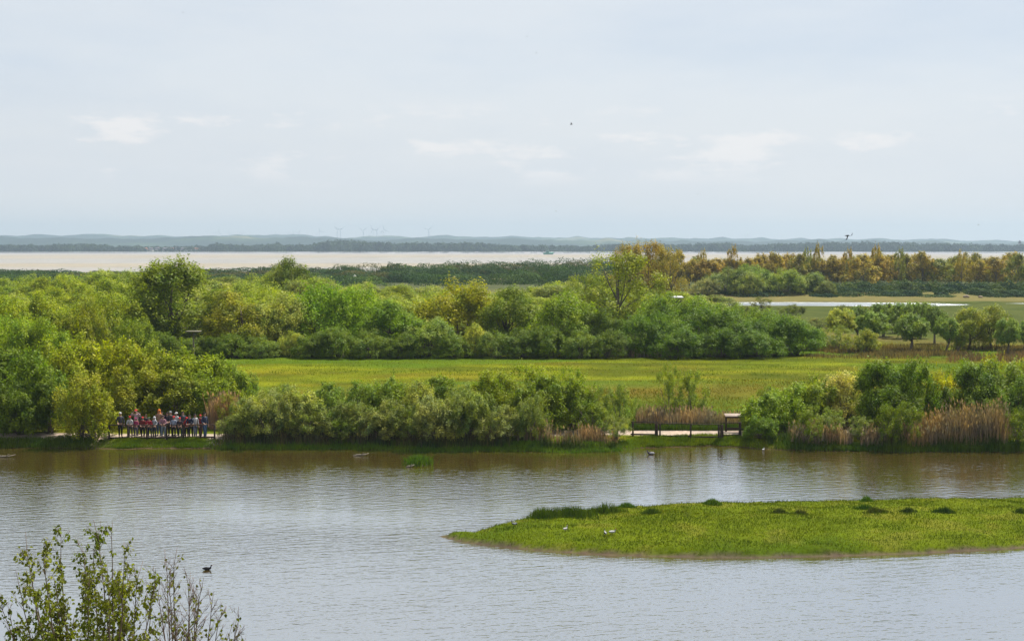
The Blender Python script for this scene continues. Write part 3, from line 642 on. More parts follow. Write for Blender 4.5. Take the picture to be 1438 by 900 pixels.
# ------------------------------------------------------------------ scrub masses (far, uncountable)
M_SCRUB = leaf_mat('scrub leaf', .25, .18, .7, .05, .07)
def scrub(name, label, pts, leaf, per, col, m=M_SCRUB, cat='scrub'):
    """pts: x, y, zbase, radius, height"""
    r = np.random.default_rng(hash(name) % 1000 + 5); Cs = []; Os = []
    for (x, y, z, w_, h_) in pts:
        n = per; d = unit(r.normal(size=(n, 3))); d[:, 2] = np.abs(d[:, 2])
        lump = 1 + .13 * np.sin(d[:, 0] * 7 + x) * np.cos(d[:, 1] * 6 + y) + .09 * np.sin(d[:, 2] * 9 + d[:, 0] * 5 + x * 3)
        Cs.append(np.array([x, y, z]) + d * np.array([w_, w_, h_]) * (lump * r.uniform(.88, 1.0, n))[:, None]); Os.append(d)
    C = np.concatenate(Cs); O = np.concatenate(Os); V, Q = leaves(C, leaf, r, .4, O * 1.6, .7)
    o = link(name, mesh_np(name, V, [Q]), m); o.color = (*col, 1); return tag(o, label, cat, kind='stuff')
SK = np.array([(-300, 378), (0, 377), (100, 377), (250, 375), (400, 373), (470, 368), (600, 367), (700, 366), (770, 362), (860, 360), (950, 362), (1438, 364), (1800, 364)])
P1 = []; P2 = []; P3 = []
for q in range(430):
    Yd = 440 + 175 * random.random(); px = random.uniform(-90, 1530); x = xat(px, Yd, 370)
    top = np.interp(px, SK[:, 0], SK[:, 1]) + (615 - Yd) / 175 * 19 + random.uniform(-1, 4)
    zt = zat(top, Yd); h0 = float(height(x, Yd))
    if 575 < px < 715 and 490 < Yd < 526: continue
    if px > 880 and Yd < 480: continue
    (P1 if random.random() < (.35 if 60 < px < 560 else .72) else (P2 if random.random() < .6 else P3)).append((x, Yd, h0 - .5, random.uniform(5, 13), max(2.0, min(9, zt - h0 + .5))))
scrub('dune_scrub', 'dark green sea-buckthorn scrub covering the dunes in front of the bay', P1, .55, 1500, (.034, .066, .022))
scrub('dune_scrub', 'brownish patches in the scrub covering the dunes in front of the bay', P2, .55, 1500, (.075, .078, .030))
scrub('dune_scrub', 'mid green patches in the scrub covering the dunes in front of the bay', P3, .55, 1500, (.060, .105, .026))
P4 = []; P5 = []
for q in range(230):
    px = random.uniform(1020, 1560); Yd = random.uniform(350, 392); x = xat(px, Yd, 400)
    (P4 if random.random() < .7 else P5).append((x, Yd, float(height(x, Yd)) - .3, random.uniform(2, 4), random.uniform(1.4, 3.4) * (.5 if Yd < 362 else 1)))
scrub('bramble_scrub', 'dark bramble scrub along the foot of the orange poplars', P4, .42, 700, (.035, .065, .03))
scrub('bramble_scrub', 'lighter bushes mixed in the scrub at the foot of the orange poplars', P5, .42, 600, (.08, .11, .035))

# ------------------------------------------------------------------ reeds and grasses
def blades(name, label, x, y, z, hgt, wid, col, m, bend=.25, cat='reeds', heads=0, r=None, kind='stuff'):
    r = r or np.random.default_rng(3); n = len(x)
    B = np.stack([x, y, z], -1); a = r.uniform(0, 6.283, n); s = np.stack([np.cos(a), np.sin(a), 0 * a], -1)
    l = np.stack([r.normal(size=n), r.normal(size=n), 0 * a], -1) * bend
    hgt = np.asarray(hgt)[:, None]; T = B + (np.array([0, 0, 1.0]) + l) * hgt; Md = B + (np.array([0, 0, .55]) + l * .35) * hgt
    V = np.stack([B - s * wid / 2, B + s * wid / 2, Md + s * wid * .45, T, Md - s * wid * .45], 1).reshape(-1, 3)
    Q = np.arange(n * 5).reshape(-1, 5); Fs = [Q]
    if heads:
        k = r.random(n) < heads; h = T[k]; nn = len(h); sh = s[k]; L_ = l[k]
        a_ = h - np.array([0, 0, .02]); b_ = h + (np.array([0, 0, 1.0]) + L_ * 2) * .26
        mdl = (a_ + b_) / 2; V2 = np.stack([a_, mdl + sh * .045, b_, mdl - sh * .045], 1).reshape(-1, 3)
        Fs.append(np.arange(nn * 4).reshape(-1, 4) + len(V)); V = np.concatenate([V, V2])
    o = link(name, mesh_np(name, V, Fs), m); o.color = (*col, 1)
    return tag(o, label, cat, kind=kind)
def scatter(px0, px1, Y0, Y1, n, seed, dens=None):
    r = np.random.default_rng(seed); Yd = r.uniform(Y0, Y1, n); px = r.uniform(px0, px1, n)
    x = (px - 719) / F * Yd * 1.0; return x, Yd, r
def reedbed(name, label, px0, px1, d0, d1, n, hmean, col, seed, heads=.0, patch=.0):
    x, u, r = scatter(px0, px1, 0, 1, n, seed); px = r.uniform(px0, px1, n); x = (px - 719) / F * 95.5
    y = shoreY(x) + d0 + (d1 - d0) * u
    if patch: k = fbm(x * 1.0, y, 2.5, 3) > patch; x, y = x[k], y[k]
    xe0, xe1 = (px0 - 719) / F * 95.5, (px1 - 719) / F * 95.5
    fe = np.clip(np.minimum(x - xe0, xe1 - x) / 1.6, 0, 1); k = r.random(len(x)) < .15 + .85 * fe; x, y, fe = x[k], y[k], fe[k]
    z = height(x, y); h = hmean * r.uniform(.55, 1.2, len(x)) * (.45 + 1.1 * fbm(x, y, 1.8, 2)) * (.6 + .4 * fe)
    return blades(name, label, x, y, z - .03, h, .032, col, M_REED if col[0] > col[1] * 1.05 else M_BLADE, .10, 'reeds', heads, r)
REED = (.36, .24, .16); REEDD = (.11, .095, .04)
reedbed('reed_bed', 'dry tan and green reeds along the left part of the thicket right of the people', 305, 480, .25, 2.2, 3200, .75, REEDD, 101, .1)
reedbed('reed_bed', 'pinkish dry reeds in front of the thicket left of the railing', 722, 868, .7, 2.4, 4200, .85, (.30, .205, .15), 102, .15, .42)
reedbed('reed_bed', 'pinkish dry reeds at the foot of the thicket on the right shore', 1105, 1245, .4, 2.2, 5000, 1.4, (.30, .205, .145), 103, .15, .44)
reedbed('reed_bed', 'tall feathery dry reeds along the right end of the right shore', 1250, 1600, .4, 2.4, 9000, 1.75, (.29, .20, .13), 104, .3, .36)
reedbed('reed_bed', 'thin dry reed stems standing in the dark middle of the long thicket', 470, 730, .3, 1.6, 1500, 1.1, REEDD, 105, .1)
reedbed('shore_grass', 'fresh green grass fringing the right shore', 1075, 1500, -.1, .9, 12000, .42, (.08, .125, .015), 106)
reedbed('shore_grass', 'fresh green grass fringing the shore below the long thicket', 300, 905, -.2, 1.1, 26000, .26, (.12, .19, .018), 107)
reedbed('shore_grass', 'bright green grass bank in front of the railing', 880, 1070, 0, 1.4, 14000, .22, (.14, .19, .012), 108)
reedbed('shore_grass', 'bright green grass bank in front of the people', 140, 312, .05, 1.3, 14000, .20, (.14, .19, .012), 109)
reedbed('shore_grass', 'short green grass fringing the left shore under the thicket', -60, 150, -.1, 1.0, 7000, .30, (.08, .12, .015), 110)
reedbed('water_sedge', 'sparse sedge standing in the brown shallows below the long thicket', 330, 790, -2.4, -.1, 6000, .16, (.13, .14, .03), 111, 0, .45)
for (px0, px1, py0, h_, c_, lb, n_) in [(895, 1000, 0, 1.25, (.33, .23, .16), 'brownish reeds behind the railing around the sapling clump', 5000), (995, 1048, 0, .9, (.30, .22, .15), 'brownish reeds behind the wooden table', 2500), (292, 330, 0, 2.2, (.36, .22, .15), 'pinkish reeds between the people and the long thicket', 2500)]:
    r = np.random.default_rng(int(px0)); px = r.uniform(px0, px1, n_); y = r.uniform(99.0, 101.6, n_); x = (px - 719) / F * y
    blades('reed_bed', lb, x, y, height(x, y) - .03, h_ * r.uniform(.6, 1.1, n_), .03, c_, M_REED, .10, 'reeds', .1, r)
reedbed('reed_bed', 'young green reeds mixed along the foot of the right thicket', 1070, 1500, .3, 1.6, 6500, .85, (.085, .115, .022), 120, 0, .45)
reedbed('reed_bed', 'young green reeds mixed along the foot of the long thicket', 320, 880, .3, 1.4, 7000, .75, (.08, .11, .025), 121, 0, .45)
# green verge behind the path
r = np.random.default_rng(55); n_ = 9000; x = xat(885, 99) + r.random(n_) * 9.0; y = r.uniform(98.4, 99.6, n_)
blades('verge_grass', 'dark green grass verge behind the path at the railing', x, y, height(x, y) - .02, r.uniform(.2, .55, n_), .03, (.075, .13, .015), M_BLADE, .2, 'grass', 0, r)
# reeds along the meadow's far edge and round the pollards
for (px0, px1, Y0, Y1, h_, c_, lb, n_, s_) in [(810, 960, 163, 166, 1.1, (.26, .19, .13), 'brownish reeds at the far meadow edge left of the dark heap', 4500, 1), (1130, 1460, 160, 182, .6, (.17, .125, .06), 'reddish brown sedge under the pollard willows', 26000, 2),
                                    (1330, 1470, 154, 168, .7, (.19, .12, .075), 'pinkish brown reeds at the right end below the pollard willows', 9000, 3), (640, 720, 163, 165, .8, (.2, .2, .1), 'thin pale sedge at the meadow edge under the golden-green dome', 1500, 4),
                                    (1040, 1210, 348, 360, .8, (.12, .10, .04), 'dull reeds on the far bank of the pond', 3500, 5)]:
    r = np.random.default_rng(s_ * 31); px = r.uniform(px0, px1, n_); y = r.uniform(Y0, Y1, n_); x = (px - 719) / F * y
    f_ = fbm(x, y, 7, 3); e_ = np.clip(np.minimum(y - Y0, Y1 - y) / ((Y1 - Y0) * .3), 0, 1) * np.clip(np.minimum(px - px0, px1 - px) / 25, 0, 1)
    k = (f_ > (.44 if s_ == 2 else .36)) & (r.random(n_) < .08 + .92 * e_ * np.clip((f_ - .4) * 6, .1, 1)); x, y = x[k], y[k]
    blades('sedge', lb, x, y, height(x, y) - .03, h_ * r.uniform(.5, 1.1, len(x)), .06 if s_ < 5 else .12, c_, M_REED, .12, 'reeds', 0, r)
# meadow sward
def sward(name, label, n, seed, X0, X1, Y0, Y1, hh, col, thr=0, fs=10, wid=.05, inside=None, bend=.35):
    r = np.random.default_rng(seed); y = r.uniform(Y0, Y1, n); x = r.uniform(X0, X1, n)
    k = np.abs(x / y) < (.41 if Y0 > 90 else .72)
    if thr: k &= fbm(x + seed * 7, y * 1.5, fs, 3) > thr
    if inside is not None: k &= inside(x, y)
    x, y = x[k], y[k]
    return blades(name, label, x, y, height(x, y) - .02, hh * r.uniform(.5, 1.3, len(x)), wid, col, M_BLADE, bend, 'grass', 0, r)
sward('meadow_grass', 'yellow-green grass of the wide meadow', 70000, 1, -45, 72, 101, 172, .10, (0.1030, 0.1264, 0.0027), wid=.035)
sward('meadow_grass', 'rusty sorrel and dry sedge patches in the wide meadow', 60000, 2, -40, 70, 103, 135, .15, (0.1373, 0.1011, 0.0047), .52, 14, wid=.035)
sward('meadow_grass', 'darker green rush patches in the wide meadow', 40000, 3, -40, 72, 104, 170, .18, (0.0643, 0.0968, 0.0031), .62, 8, wid=.04)
sward('island_grass', 'short bright grass covering the low island', 240000, 4, -6, 54, 58, 79, .085, (0.0840, 0.1138, 0.0031), wid=.018, inside=lambda x, y: island_d(x, y) > .07)
sward('island_grass', 'pale seed heads scattered in the island grass', 19000, 5, -6, 54, 58, 79, .12, (0.1824, 0.1748, 0.0608), wid=.015, inside=lambda x, y: island_d(x, y) > .6)
sward('island_grass', 'darker taller clumps mottling the island grass', 72000, 6, -6, 54, 58, 79, .15, (.055, .085, .006), .54, 1.7, wid=.018, inside=lambda x, y: island_d(x, y) > .2)
sward('island_grass', 'yellowish patches mottling the island grass', 48000, 8, -6, 54, 58, 79, .09, (.15, .15, .010), .56, 3.0, wid=.018, inside=lambda x, y: island_d(x, y) > .2)
# rushes on the island
def rushes(px, py, rx, ry, n, h_, col, lb, seed):
    c_ = at(px, py, .4); r = np.random.default_rng(seed); x = c_.x + np.clip(r.normal(size=n), -1.7, 1.7) * rx; y = c_.y + np.clip(r.normal(size=n), -1.7, 1.7) * ry
    k = island_d(x, y) > -.3; x, y = x[k], y[k]
    o = blades('rush_tuft', lb, x, y, height(x, y) - .02, h_ * r.uniform(.5, 1.1, len(x)) * (1.1 - .75 * np.clip(((x - c_.x) / (1.7 * rx)) ** 2 + ((y - c_.y) / (1.7 * ry)) ** 2, 0, 1)) * (.6 + .8 * fbm(x, y, .8, 2)), .022, col, M_BLADE, .16, 'rushes', 0, r, kind=None)
    o['group'] = 'rush tufts on the island'; return o
rushes(795, 722, .9, .55, 2000, .46, (.065, .10, .015), 'large stand of tall dark rushes near the island tip', 1)
rushes(762, 722, .45, .35, 900, .55, (.075, .115, .015), 'rushes forming the left end of the tall stand near the island tip', 2)
rushes(848, 716, .7, .3, 900, .5, (.07, .11, .015), 'row of rushes along the back edge right of the tall stand', 3)
for q, (px, py, rx, n, c_, lb) in enumerate([(914, 721, .35, 420, (.04, .07, .015), 'small dark rush tuft right of the tall stand'), (1095, 721, .35, 380, (.05, .06, .02), 'dark brownish rush tuft, first right of the island middle'), (1124, 722, .28, 300, (.06, .065, .02), 'dark brownish rush tuft just right of the first'),
        (1216, 716, .4, 380, (.05, .09, .016), 'green rush tuft below the bump on the back edge'), (1232, 722, .5, 420, (.06, .07, .02), 'wide brownish rush tuft left of the dark pair'), (1275, 720, .3, 320, (.045, .06, .018), 'dark rush tuft, second from the right edge'),
        (1325, 721, .42, 460, (.04, .065, .016), 'darkest rush tuft towards the right end of the island'), (1435, 722, .3, 320, (.045, .07, .016), 'rush tuft cut by the right edge'), (1217, 700, .25, 420, (.06, .12, .015), 'tuft standing up on the back edge of the island'), (880, 709, .35, 600, (.07, .12, .018), 'low rushes on the back edge, left part'), (1000, 705, .35, 900, (.07, .12, .018), 'low rushes on the back edge, middle part')]):
    rushes(px, py, rx * .8, .17, n, .30, tuple(v * 1.25 for v in c_), lb, 20 + q)
# small islet of green sedge in the lake
c_ = at(588, 652, .0); r = np.random.default_rng(77); n_ = 900; x = c_.x + r.normal(size=n_) * .32; y = c_.y + r.normal(size=n_) * .3
e = empty('sedge_islet', (c_.x, c_.y, -.3)); tag(e, 'small tussock of bright green sedge standing alone in the lake', 'tussock')
mb = MB(); mb.ball((0, 0, .25), (.65, .6, .16), 12, 8); mb.build('mud_base', simple('mud', (.10, .075, .04), .3, 6), e, True)
o = blades('sedge', None, x - c_.x, y - c_.y, x * 0 + .25, r.uniform(.3, .75, n_), .03, (.09, .16, .016), M_BLADE, .35, None, 0, r, kind=None); o.parent = e

# ------------------------------------------------------------------ railings, table, nest platform
def railing(name, label, pts, posts, zrail=1.02, low=.16):
    """pts: world x,y along the run; posts: (fraction, thickness)"""
    p0 = Vector(pts[0]); p1 = Vector(pts[-1]); e = empty(name, (p0.x, p0.y, float(height(p0.x, p0.y)))); z0 = e.location.z
    tag(e, label, 'railing')
    P = [np.array([a - p0.x, b - p0.y, float(height(a, b)) - z0]) for a, b in pts]
    def seg(nm, zz, sy, sz, y_off=0):
        mb = MB()
        for a, b in zip(P[:-1], P[1:]):
            d = b - a; L_ = np.hypot(d[0], d[1]); mb.box((a + b) / 2 + np.array([0, y_off, zz]), (L_ + .01, sy * .8, sz * .8), math.atan2(d[1], d[0]), 0, .01)
        mb.build(nm, M_WOOD, e)
    seg('top_rail', zrail, .14, .055); seg('kick_board', low, .05, .13, .06)
    for f, th in posts:
        k = f * (len(P) - 1); i_ = min(int(k), len(P) - 2); q = P[i_] + (P[i_ + 1] - P[i_]) * (k - i_)
        mb = MB(); mb.box(q + np.array([0, -.03, (zrail - .03) / 2 - .25]), (th, th, zrail - .03 + .5), 0, 0, .012); mb.build('post', M_WOOD, e)
    return e
YR = 95.75
xr = lambda px: xat(px, YR, 600)
railing('railing', 'dark wooden railing in front of the group of people', [(xr(158), 94.95), (xr(235), 95.0), (xr(304), 95.15)], [(0, .1), (.17, .1), (.34, .1), (.52, .1), (.69, .1), (.86, .1), (1, .1)])
railing('railing', 'wooden railing along the open stretch of path right of centre', [(xr(886), 95.95), (xr(924), 95.75), (xr(970), 95.75), (xr(1012), 95.8), (xr(1042), 96.1)],
        [(.02, .12), (.235, .20), (.265, .10), (.5, .10), (.735, .12), (.765, .20), (.985, .16)])
# tilted board on legs
tb = empty('reading_table', (xat(1036, 98, 600), 97.9, float(height(xat(1036, 98, 600), 97.9))))
tag(tb, 'pale-topped wooden display table standing on the path by the right thicket', 'table')
mb = MB(); mb.box((0, 0, 1.14), (1.85, .55, .06), 0, R(14), .012); mb.build('table_top', M_PALEWOOD, tb)
for sx in (-.82, .82):
    mb = MB(); mb.box((sx, .03, .5), (.11, .11, 1.2), 0, 0, .01); mb.build('leg', M_WOOD, tb)
mb = MB(); mb.box((0, .03, .2), (1.53, .06, .13), 0, 0, .01); mb.build('crossbar', M_WOOD, tb)
mb = MB(); mb.box((0, .03, .98), (1.53, .05, .09), 0, 0, .01); mb.build('crossbar', M_WOOD, tb)
x = xat(272, 150); npf = empty('nest_platform', (x, 150, float(height(x, 150)))); tag(npf, 'nest pole with a flat platform in front of the tall dark tree', 'nest platform')
M_GREYW = simple('grey wood', (.13, .12, .08), .25, 8)
mb = MB(); mb.tube([(0, 0, -.3), (0, 0, 2), (0, 0, 3.72)], [.13, .11, .09], 8); mb.build('pole', M_GREYW, npf, True)
mb = MB(); mb.box((0, 0, 3.78), (1.45, 1.3, .12), 0, 0, .02); mb.build('platform', M_GREYW, npf)
mb = MB()
for k in (-1, 1): mb.tube([(0, 0, 3.1), (k * .55, 0, 3.72)], .035, 5); mb.tube([(0, 0, 3.1), (0, k * .5, 3.72)], .035, 5)
mb.build('brace', M_GREYW, npf)
# low hide roof showing among the bushes
x = xat(951, 192); hd = empty('bird_hide', (x, 192, float(height(x, 192)))); tag(hd, 'bird hide whose pale roof edge shows between the bushes right of the poplar', 'hut')
zt = zat(421, 192) - hd.location.z
mb = MB(); mb.box((0, 1.2, zt / 2 - .15), (1.5, 2.0, zt), 0, 0, .03); mb.build('wall', M_WOOD, hd)
mb = MB(); mb.box((0, 1.2, zt + .33), (1.7, 2.3, .10), 0, R(3), .02); mb.build('roof', simple('roof sheet', (.38, .38, .36), .1, 3), hd)
mb = MB(); mb.box((0, .175, zt - .5), (1.1, .06, .25)); mb.build('viewing_slot', simple('slot', (.02, .02, .02)), hd)

# ------------------------------------------------------------------ people
def skin(name, nodes, edges, rad, sub=1):
    me = bpy.data.meshes.new(name); me.from_pydata([tuple(v) for v in nodes], edges, [])
    o = bpy.data.objects.new(name, me); COL.objects.link(o)
    md = o.modifiers.new("s", 'SKIN'); ss = o.modifiers.new("u", 'SUBSURF'); ss.levels = sub; ss.render_levels = sub
    if not me.skin_vertices: me.attributes.new("skin", 'FLOAT', 'POINT')
    for k, sv in enumerate(me.skin_vertices[0].data):
        r_ = rad[k]; sv.radius = (r_, r_) if np.isscalar(r_) else r_; sv.use_root = (k == 0)
    dg = bpy.context.evaluated_depsgraph_get(); ev = o.evaluated_get(dg); res = bpy.data.meshes.new_from_object(ev)
    res.name = name; bpy.data.objects.remove(o); bpy.data.meshes.remove(me)
    for p in res.polygons: p.use_smooth = True
    return res
POSES = {
 'rail':  dict(lean=.03, arm=[((.24, .02, 1.17), (.20, -.24, 1.06)), ((-.24, .02, 1.17), (-.20, -.24, 1.06))], leg=[(.10, .0), (-.10, .03)]),
 'leaned': dict(lean=-.10, arm=[((.26, -.20, 1.13), (.10, -.38, 1.08)), ((-.26, -.20, 1.13), (-.12, -.38, 1.08))], leg=[(.12, .05), (-.09, .0)]),
 'looking': dict(lean=.02, arm=[((.33, -.10, 1.38), (.10, -.17, 1.60)), ((-.33, -.10, 1.38), (-.10, -.17, 1.60))], leg=[(.12, .0), (-.12, .02)]),
 'stand': dict(lean=.0, arm=[((.25, .03, 1.13), (.25, -.06, .88)), ((-.25, .03, 1.13), (-.22, -.20, 1.02))], leg=[(.09, .0), (-.10, -.08)]),
}
PM = {}
def person_meshes(p):
    if p in PM: return PM[p]
    q = POSES[p]; ln = q['lean']
    N_ = [(0, 0, .93), (0, ln * .3, 1.08), (0, ln, 1.28), (0, ln, 1.42), (0, ln * 1.2, 1.49), (0, ln * 1.4 - .01, 1.56), (0, ln * 1.4 - .015, 1.63), (0, ln * 1.4, 1.70)]
    Rr = [(.145, .105), (.125, .095), (.165, .11), (.075, .065), (.052, .055), (.066, .080), (.076, .092), (.055, .07)]
    E = [(0, 1), (1, 2), (2, 3), (3, 4), (4, 5), (5, 6), (6, 7)]
    def add(pt, r_, par): N_.append(pt); Rr.append(r_); E.append((par, len(N_) - 1)); return len(N_) - 1
    add((0, ln * 1.4 - .115, 1.60), .014, 6)                                   # nose
    for s in (-1, 1): add((s * .085, ln * 1.4, 1.61), .018, 6)                # ears
    arms = []; legs = []
    for el, wr in q['arm']:
        s = 1 if el[0] > 0 else -1
        sh = add((s * .17, ln, 1.39), .058, 3); e_ = add(el, .043, sh); w_ = add(wr, .028, e_)
        d = np.array(wr) - np.array(el); d /= np.linalg.norm(d); pm = np.array(wr) + d * .055; pi_ = add(tuple(pm), (.036, .018), w_)
        side = np.cross(d, (0, 0, 1.0)); side = side / (np.linalg.norm(side) + 1e-6) if np.linalg.norm(side) > .1 else np.array([1., 0, 0])
        cur = np.array([0, 0, -1.0]) * .35
        for f, L_ in zip((-1.5, -.5, .5, 1.5), (.062, .075, .07, .055)):
            a_ = add(tuple(pm + side * f * .019 + d * .035), .010, pi_); b_ = add(tuple(pm + side * f * .021 + d * (.035 + L_ * .6) + cur * L_ * .4), .009, a_)
            add(tuple(pm + side * f * .021 + d * (.035 + L_ * .8) + cur * L_), .008, b_)
        th = add(tuple(pm - d * .03 - s * side * .035), .011, pi_); add(tuple(pm + d * .01 - s * side * .06 + cur * .05), .009, th)
        arms.append((sh, e_, w_))
    for lx, ly in q['leg']:
        hp_ = add((lx * .95, 0, .86), .085, 0); kn = add((lx, ly - .02, .49), .056, hp_); an = add((lx, ly + .02, .09), .037, kn); he = add((lx, ly, .045), .036, an); add((lx * 1.15, ly - .16, .03), (.038, .024), he)
        legs.append((hp_, kn, an))
    body = skin('body_' + p, N_, E, Rr, 1)
    def sub(ids, ex, cut=None):
        mp = {k: i_ for i_, k in enumerate(ids)}; rr = []
        for k in ids:
            r_ = Rr[k]; rr.append(tuple(v + ex for v in r_) if not np.isscalar(r_) else r_ + ex)
        return [N_[k] for k in ids], [(mp[a], mp[b]) for a, b in E if a in mp and b in mp], rr
    ids = [0, 1, 2, 3] + [k for a in arms for k in a[:2]]
    n_, e_, r_ = sub(ids, .016)
    for a in arms:                                                            # sleeve runs to just above the wrist
        A = np.array(N_[a[1]]); B = np.array(N_[a[2]]); n_.append(tuple(A + (B - A) * .8)); r_.append(.043); e_.append((ids.index(a[1]), len(n_) - 1))
    shirt = skin('shirt_' + p, n_, e_, r_, 1)
    ids = [0] + [k for l in legs for k in l]
    n_, e_, r_ = sub(ids, .018); n_.append((0, 0, 1.0)); r_.append((.15, .115)); e_.append((0, len(n_) - 1))
    trousers = skin('trousers_' + p, n_, e_, r_, 1)
    mb = MB()
    for lx, ly in q['leg']: mb.ball((lx * 1.08, ly - .07, .035), (.052, .14, .05), 10, 6)
    shoes = mb.mesh('shoes', True)
    hy = ln * 1.4
    mb = MB(); mb.ball((0, hy + .018, 1.665), (.098, .112, .095), 12, 8)
    mb.ball((0, hy + .06, 1.59), (.088, .06, .10), 10, 6); hair = mb.mesh('hair', True)
    mb = MB(); mb.ball((0, hy + .005, 1.695), (.106, .122, .075), 12, 8); mb.ball((0, hy - .125, 1.685), (.075, .085, .012), 10, 5); cap = mb.mesh('cap', True)
    mb = MB(); mb.ball((0, hy + .02, 1.645), (.112, .125, .13), 12, 8); mb.tube([(0, hy + .05, 1.40), (0, hy + .04, 1.55)], [.13, .10], 10); hood = mb.mesh('hood', True)
    mb = MB()
    for s in (-1, 1): mb.ball((s * .032, hy - .098, 1.625), (.012, .010, .009), 8, 5)
    eyes = mb.mesh('eyes', True)
    mb = MB()
    for s in (-1, 1): mb.tube([(s * .035, hy - .11, 1.625), (s * .04, hy - .24, 1.62)], [.022, .034], 8)
    mb.box((0, hy - .16, 1.625), (.06, .05, .02)); bino = mb.mesh('binoculars', True)
    mb = MB(); mb.box((0, ln + .20, 1.22), (.28, .15, .40), 0, 0, .05); pack = mb.mesh('backpack', True)
    PM[p] = dict(body=body, shirt=shirt, trousers=trousers, shoes=shoes, hair=hair, cap=cap, hood=hood, eyes=eyes, bino=bino, pack=pack); return PM[p]
M_SKIN = simple('skin', (.36, .21, .15), .06, 5, .6); M_CLOTH = simple('cloth', (1, 1, 1), .15, 9, .9, objcol=True)
M_EYE = simple('eye', (.03, .02, .02), .05, 5, .3); M_BLACK = simple('black rubber', (.02, .02, .022), .1, 5, .5)
def person(px, foot, h, pose, shirt, trou, head, label, Y0=None, rz=0.0, hair=(.06, .035, .02), pack=None):
    Yp = Y0; x = xat(px, Yp, 600); z = float(height(x, Yp)); D = person_meshes(pose)
    e = empty('person', (x, Yp, z + .0), rz); s = h / 1.76; e.scale = (s, s, s); tag(e, label, 'person', 'people at the railing')
    link('body', D['body'], M_SKIN, e); link('eyes', D['eyes'], M_EYE, e)
    for nm, mm, c_ in (('shirt', D['shirt'], shirt), ('trousers', D['trousers'], trou), ('shoes', D['shoes'], (.05, .045, .045)), ('hair', D['hair'], hair)):
        o = link(nm, mm, M_CLOTH, e); o.color = (c_[0] * .55, c_[1] * .55, c_[2] * .55, 1)
    if head:
        o = link(head[0], D[head[0]], M_CLOTH, e); o.color = tuple(v * .7 for v in head[1]) + (1,)
    if pack: o = link('backpack', D['pack'], M_CLOTH, e); o.color = (*pack, 1)
    if pose == 'looking':
        b_ = link('binoculars', D['bino'], M_BLACK); b_.location = e.location; b_.scale = e.scale; b_.rotation_euler = e.rotation_euler
        tag(b_, 'black binoculars held up by the person in the pink and white top', 'binoculars')
RED = (.62, .03, .03); NAVY = (.02, .03, .08); BLACK = (.015, .015, .018); JEAN = (.06, .12, .24); WHITE = (.72, .72, .72); DK = (.03, .03, .035)
FR, BK = 95.42, 96.1
people = [
 (169, FR, 1.70, 'stand', (.10, .10, .12), BLACK, ('cap', (.6, .6, .58)), 'adult in black with a pale cap, leftmost, half behind the bush', .5),
 (183, FR, 1.42, 'leaned', WHITE, (.12, .11, .12), ('cap', RED), 'child in a white top and red cap, first child from the left', .1),
 (191, BK, 1.76, 'looking', (.60, .42, .45), DK, ('cap', RED), 'person in a pink and white top raising both hands to the face', 0),
 (190.5, FR, 1.30, 'rail', (.45, .06, .16), (.16, .15, .22), ('cap', (.42, .02, .16)), 'small child with a raspberry cap in front of the person with raised hands', 0),
 (200.5, FR, 1.42, 'rail', (.25, .03, .03), BLACK, ('cap', RED), 'child in dark red with a red cap between raspberry cap and white hood', .3),
 (205, BK, 1.44, 'stand', (.04, .05, .06), DK, None, 'dark-haired child in black behind the rail left of the red shirt', -.3),
 (210, FR, 1.44, 'leaned', (.55, .03, .06), (.03, .05, .09), ('cap', (.05, .12, .05)), 'child in a red shirt and dark green cap left of the white hood', 0),
 (216.5, FR, 1.46, 'rail', (.50, .52, .56), (.04, .05, .08), ('hood', (.68, .68, .70)), 'child in a light grey jacket with a white hood up', -.2),
 (223.5, BK, 1.78, 'rail', (.42, .26, .16), JEAN, ('hood', (.80, .22, .03)), 'adult with a bright orange hood, tallest in the middle', 0),
 (229, FR, 1.55, 'leaned', (.50, .25, .32), (.30, .38, .46), None, 'person in a pinkish top and pale jeans leaning on the rail', .15),
 (235, BK, 1.60, 'rail', (.04, .03, .05), BLACK, None, 'dark-haired person all in black right of the pale jeans', 0),
 (239.5, BK, 1.66, 'stand', (.10, .09, .10), BLACK, ('cap', (.30, .30, .32)), 'person with a grey cap behind the checked shirt', .2),
 (244, FR, 1.50, 'rail', (.42, .48, .62), BLACK, ('cap', RED), 'child in a pale blue checked shirt, red cap and black trousers', 0),
 (248, BK, 1.58, 'stand', WHITE, DK, ('cap', (.68, .68, .66)), 'person in white with a white cap right of the checked shirt', -.4),
 (252.5, FR, 1.42, 'leaned', (.05, .03, .05), (.03, .06, .07), ('cap', RED), 'child in black with a red cap, left of the gap with the dark coat', .2),
 (257, BK, 1.64, 'stand', (.09, .10, .13), BLACK, None, 'adult in a dark grey coat behind the railing right of centre', .6),
 (262, FR, 1.40, 'rail', (.60, .03, .03), BLACK, ('hood', (.65, .03, .03)), 'child in a red hooded top with the hood up', 0),
 (267.5, FR, 1.62, 'leaned', NAVY, BLACK, None, 'person in a navy top, dark hair, left of the white shirt', -.2),
 (274, FR, 1.66, 'stand', (.66, .66, .68), (.20, .22, .30), None, 'adult in a white shirt and grey-blue trousers', .7),
 (281.5, BK, 1.42, 'stand', (.35, .04, .05), (.10, .02, .03), ('cap', RED), 'child in dark red behind the adult at the right end', .3),
 (287.5, FR, 1.76, 'stand', (.06, .08, .15), (.07, .14, .27), None, 'tall adult in navy and blue jeans, rightmost of the group', .9),
 (196, BK + .5, 1.5, 'stand', (.12, .12, .14), DK, None, 'child in dark grey at the back left of the group', -.5),
 (227, BK + .5, 1.58, 'stand', (.16, .06, .12), BLACK, None, 'dark-haired person in plum behind the orange hood', .4)]
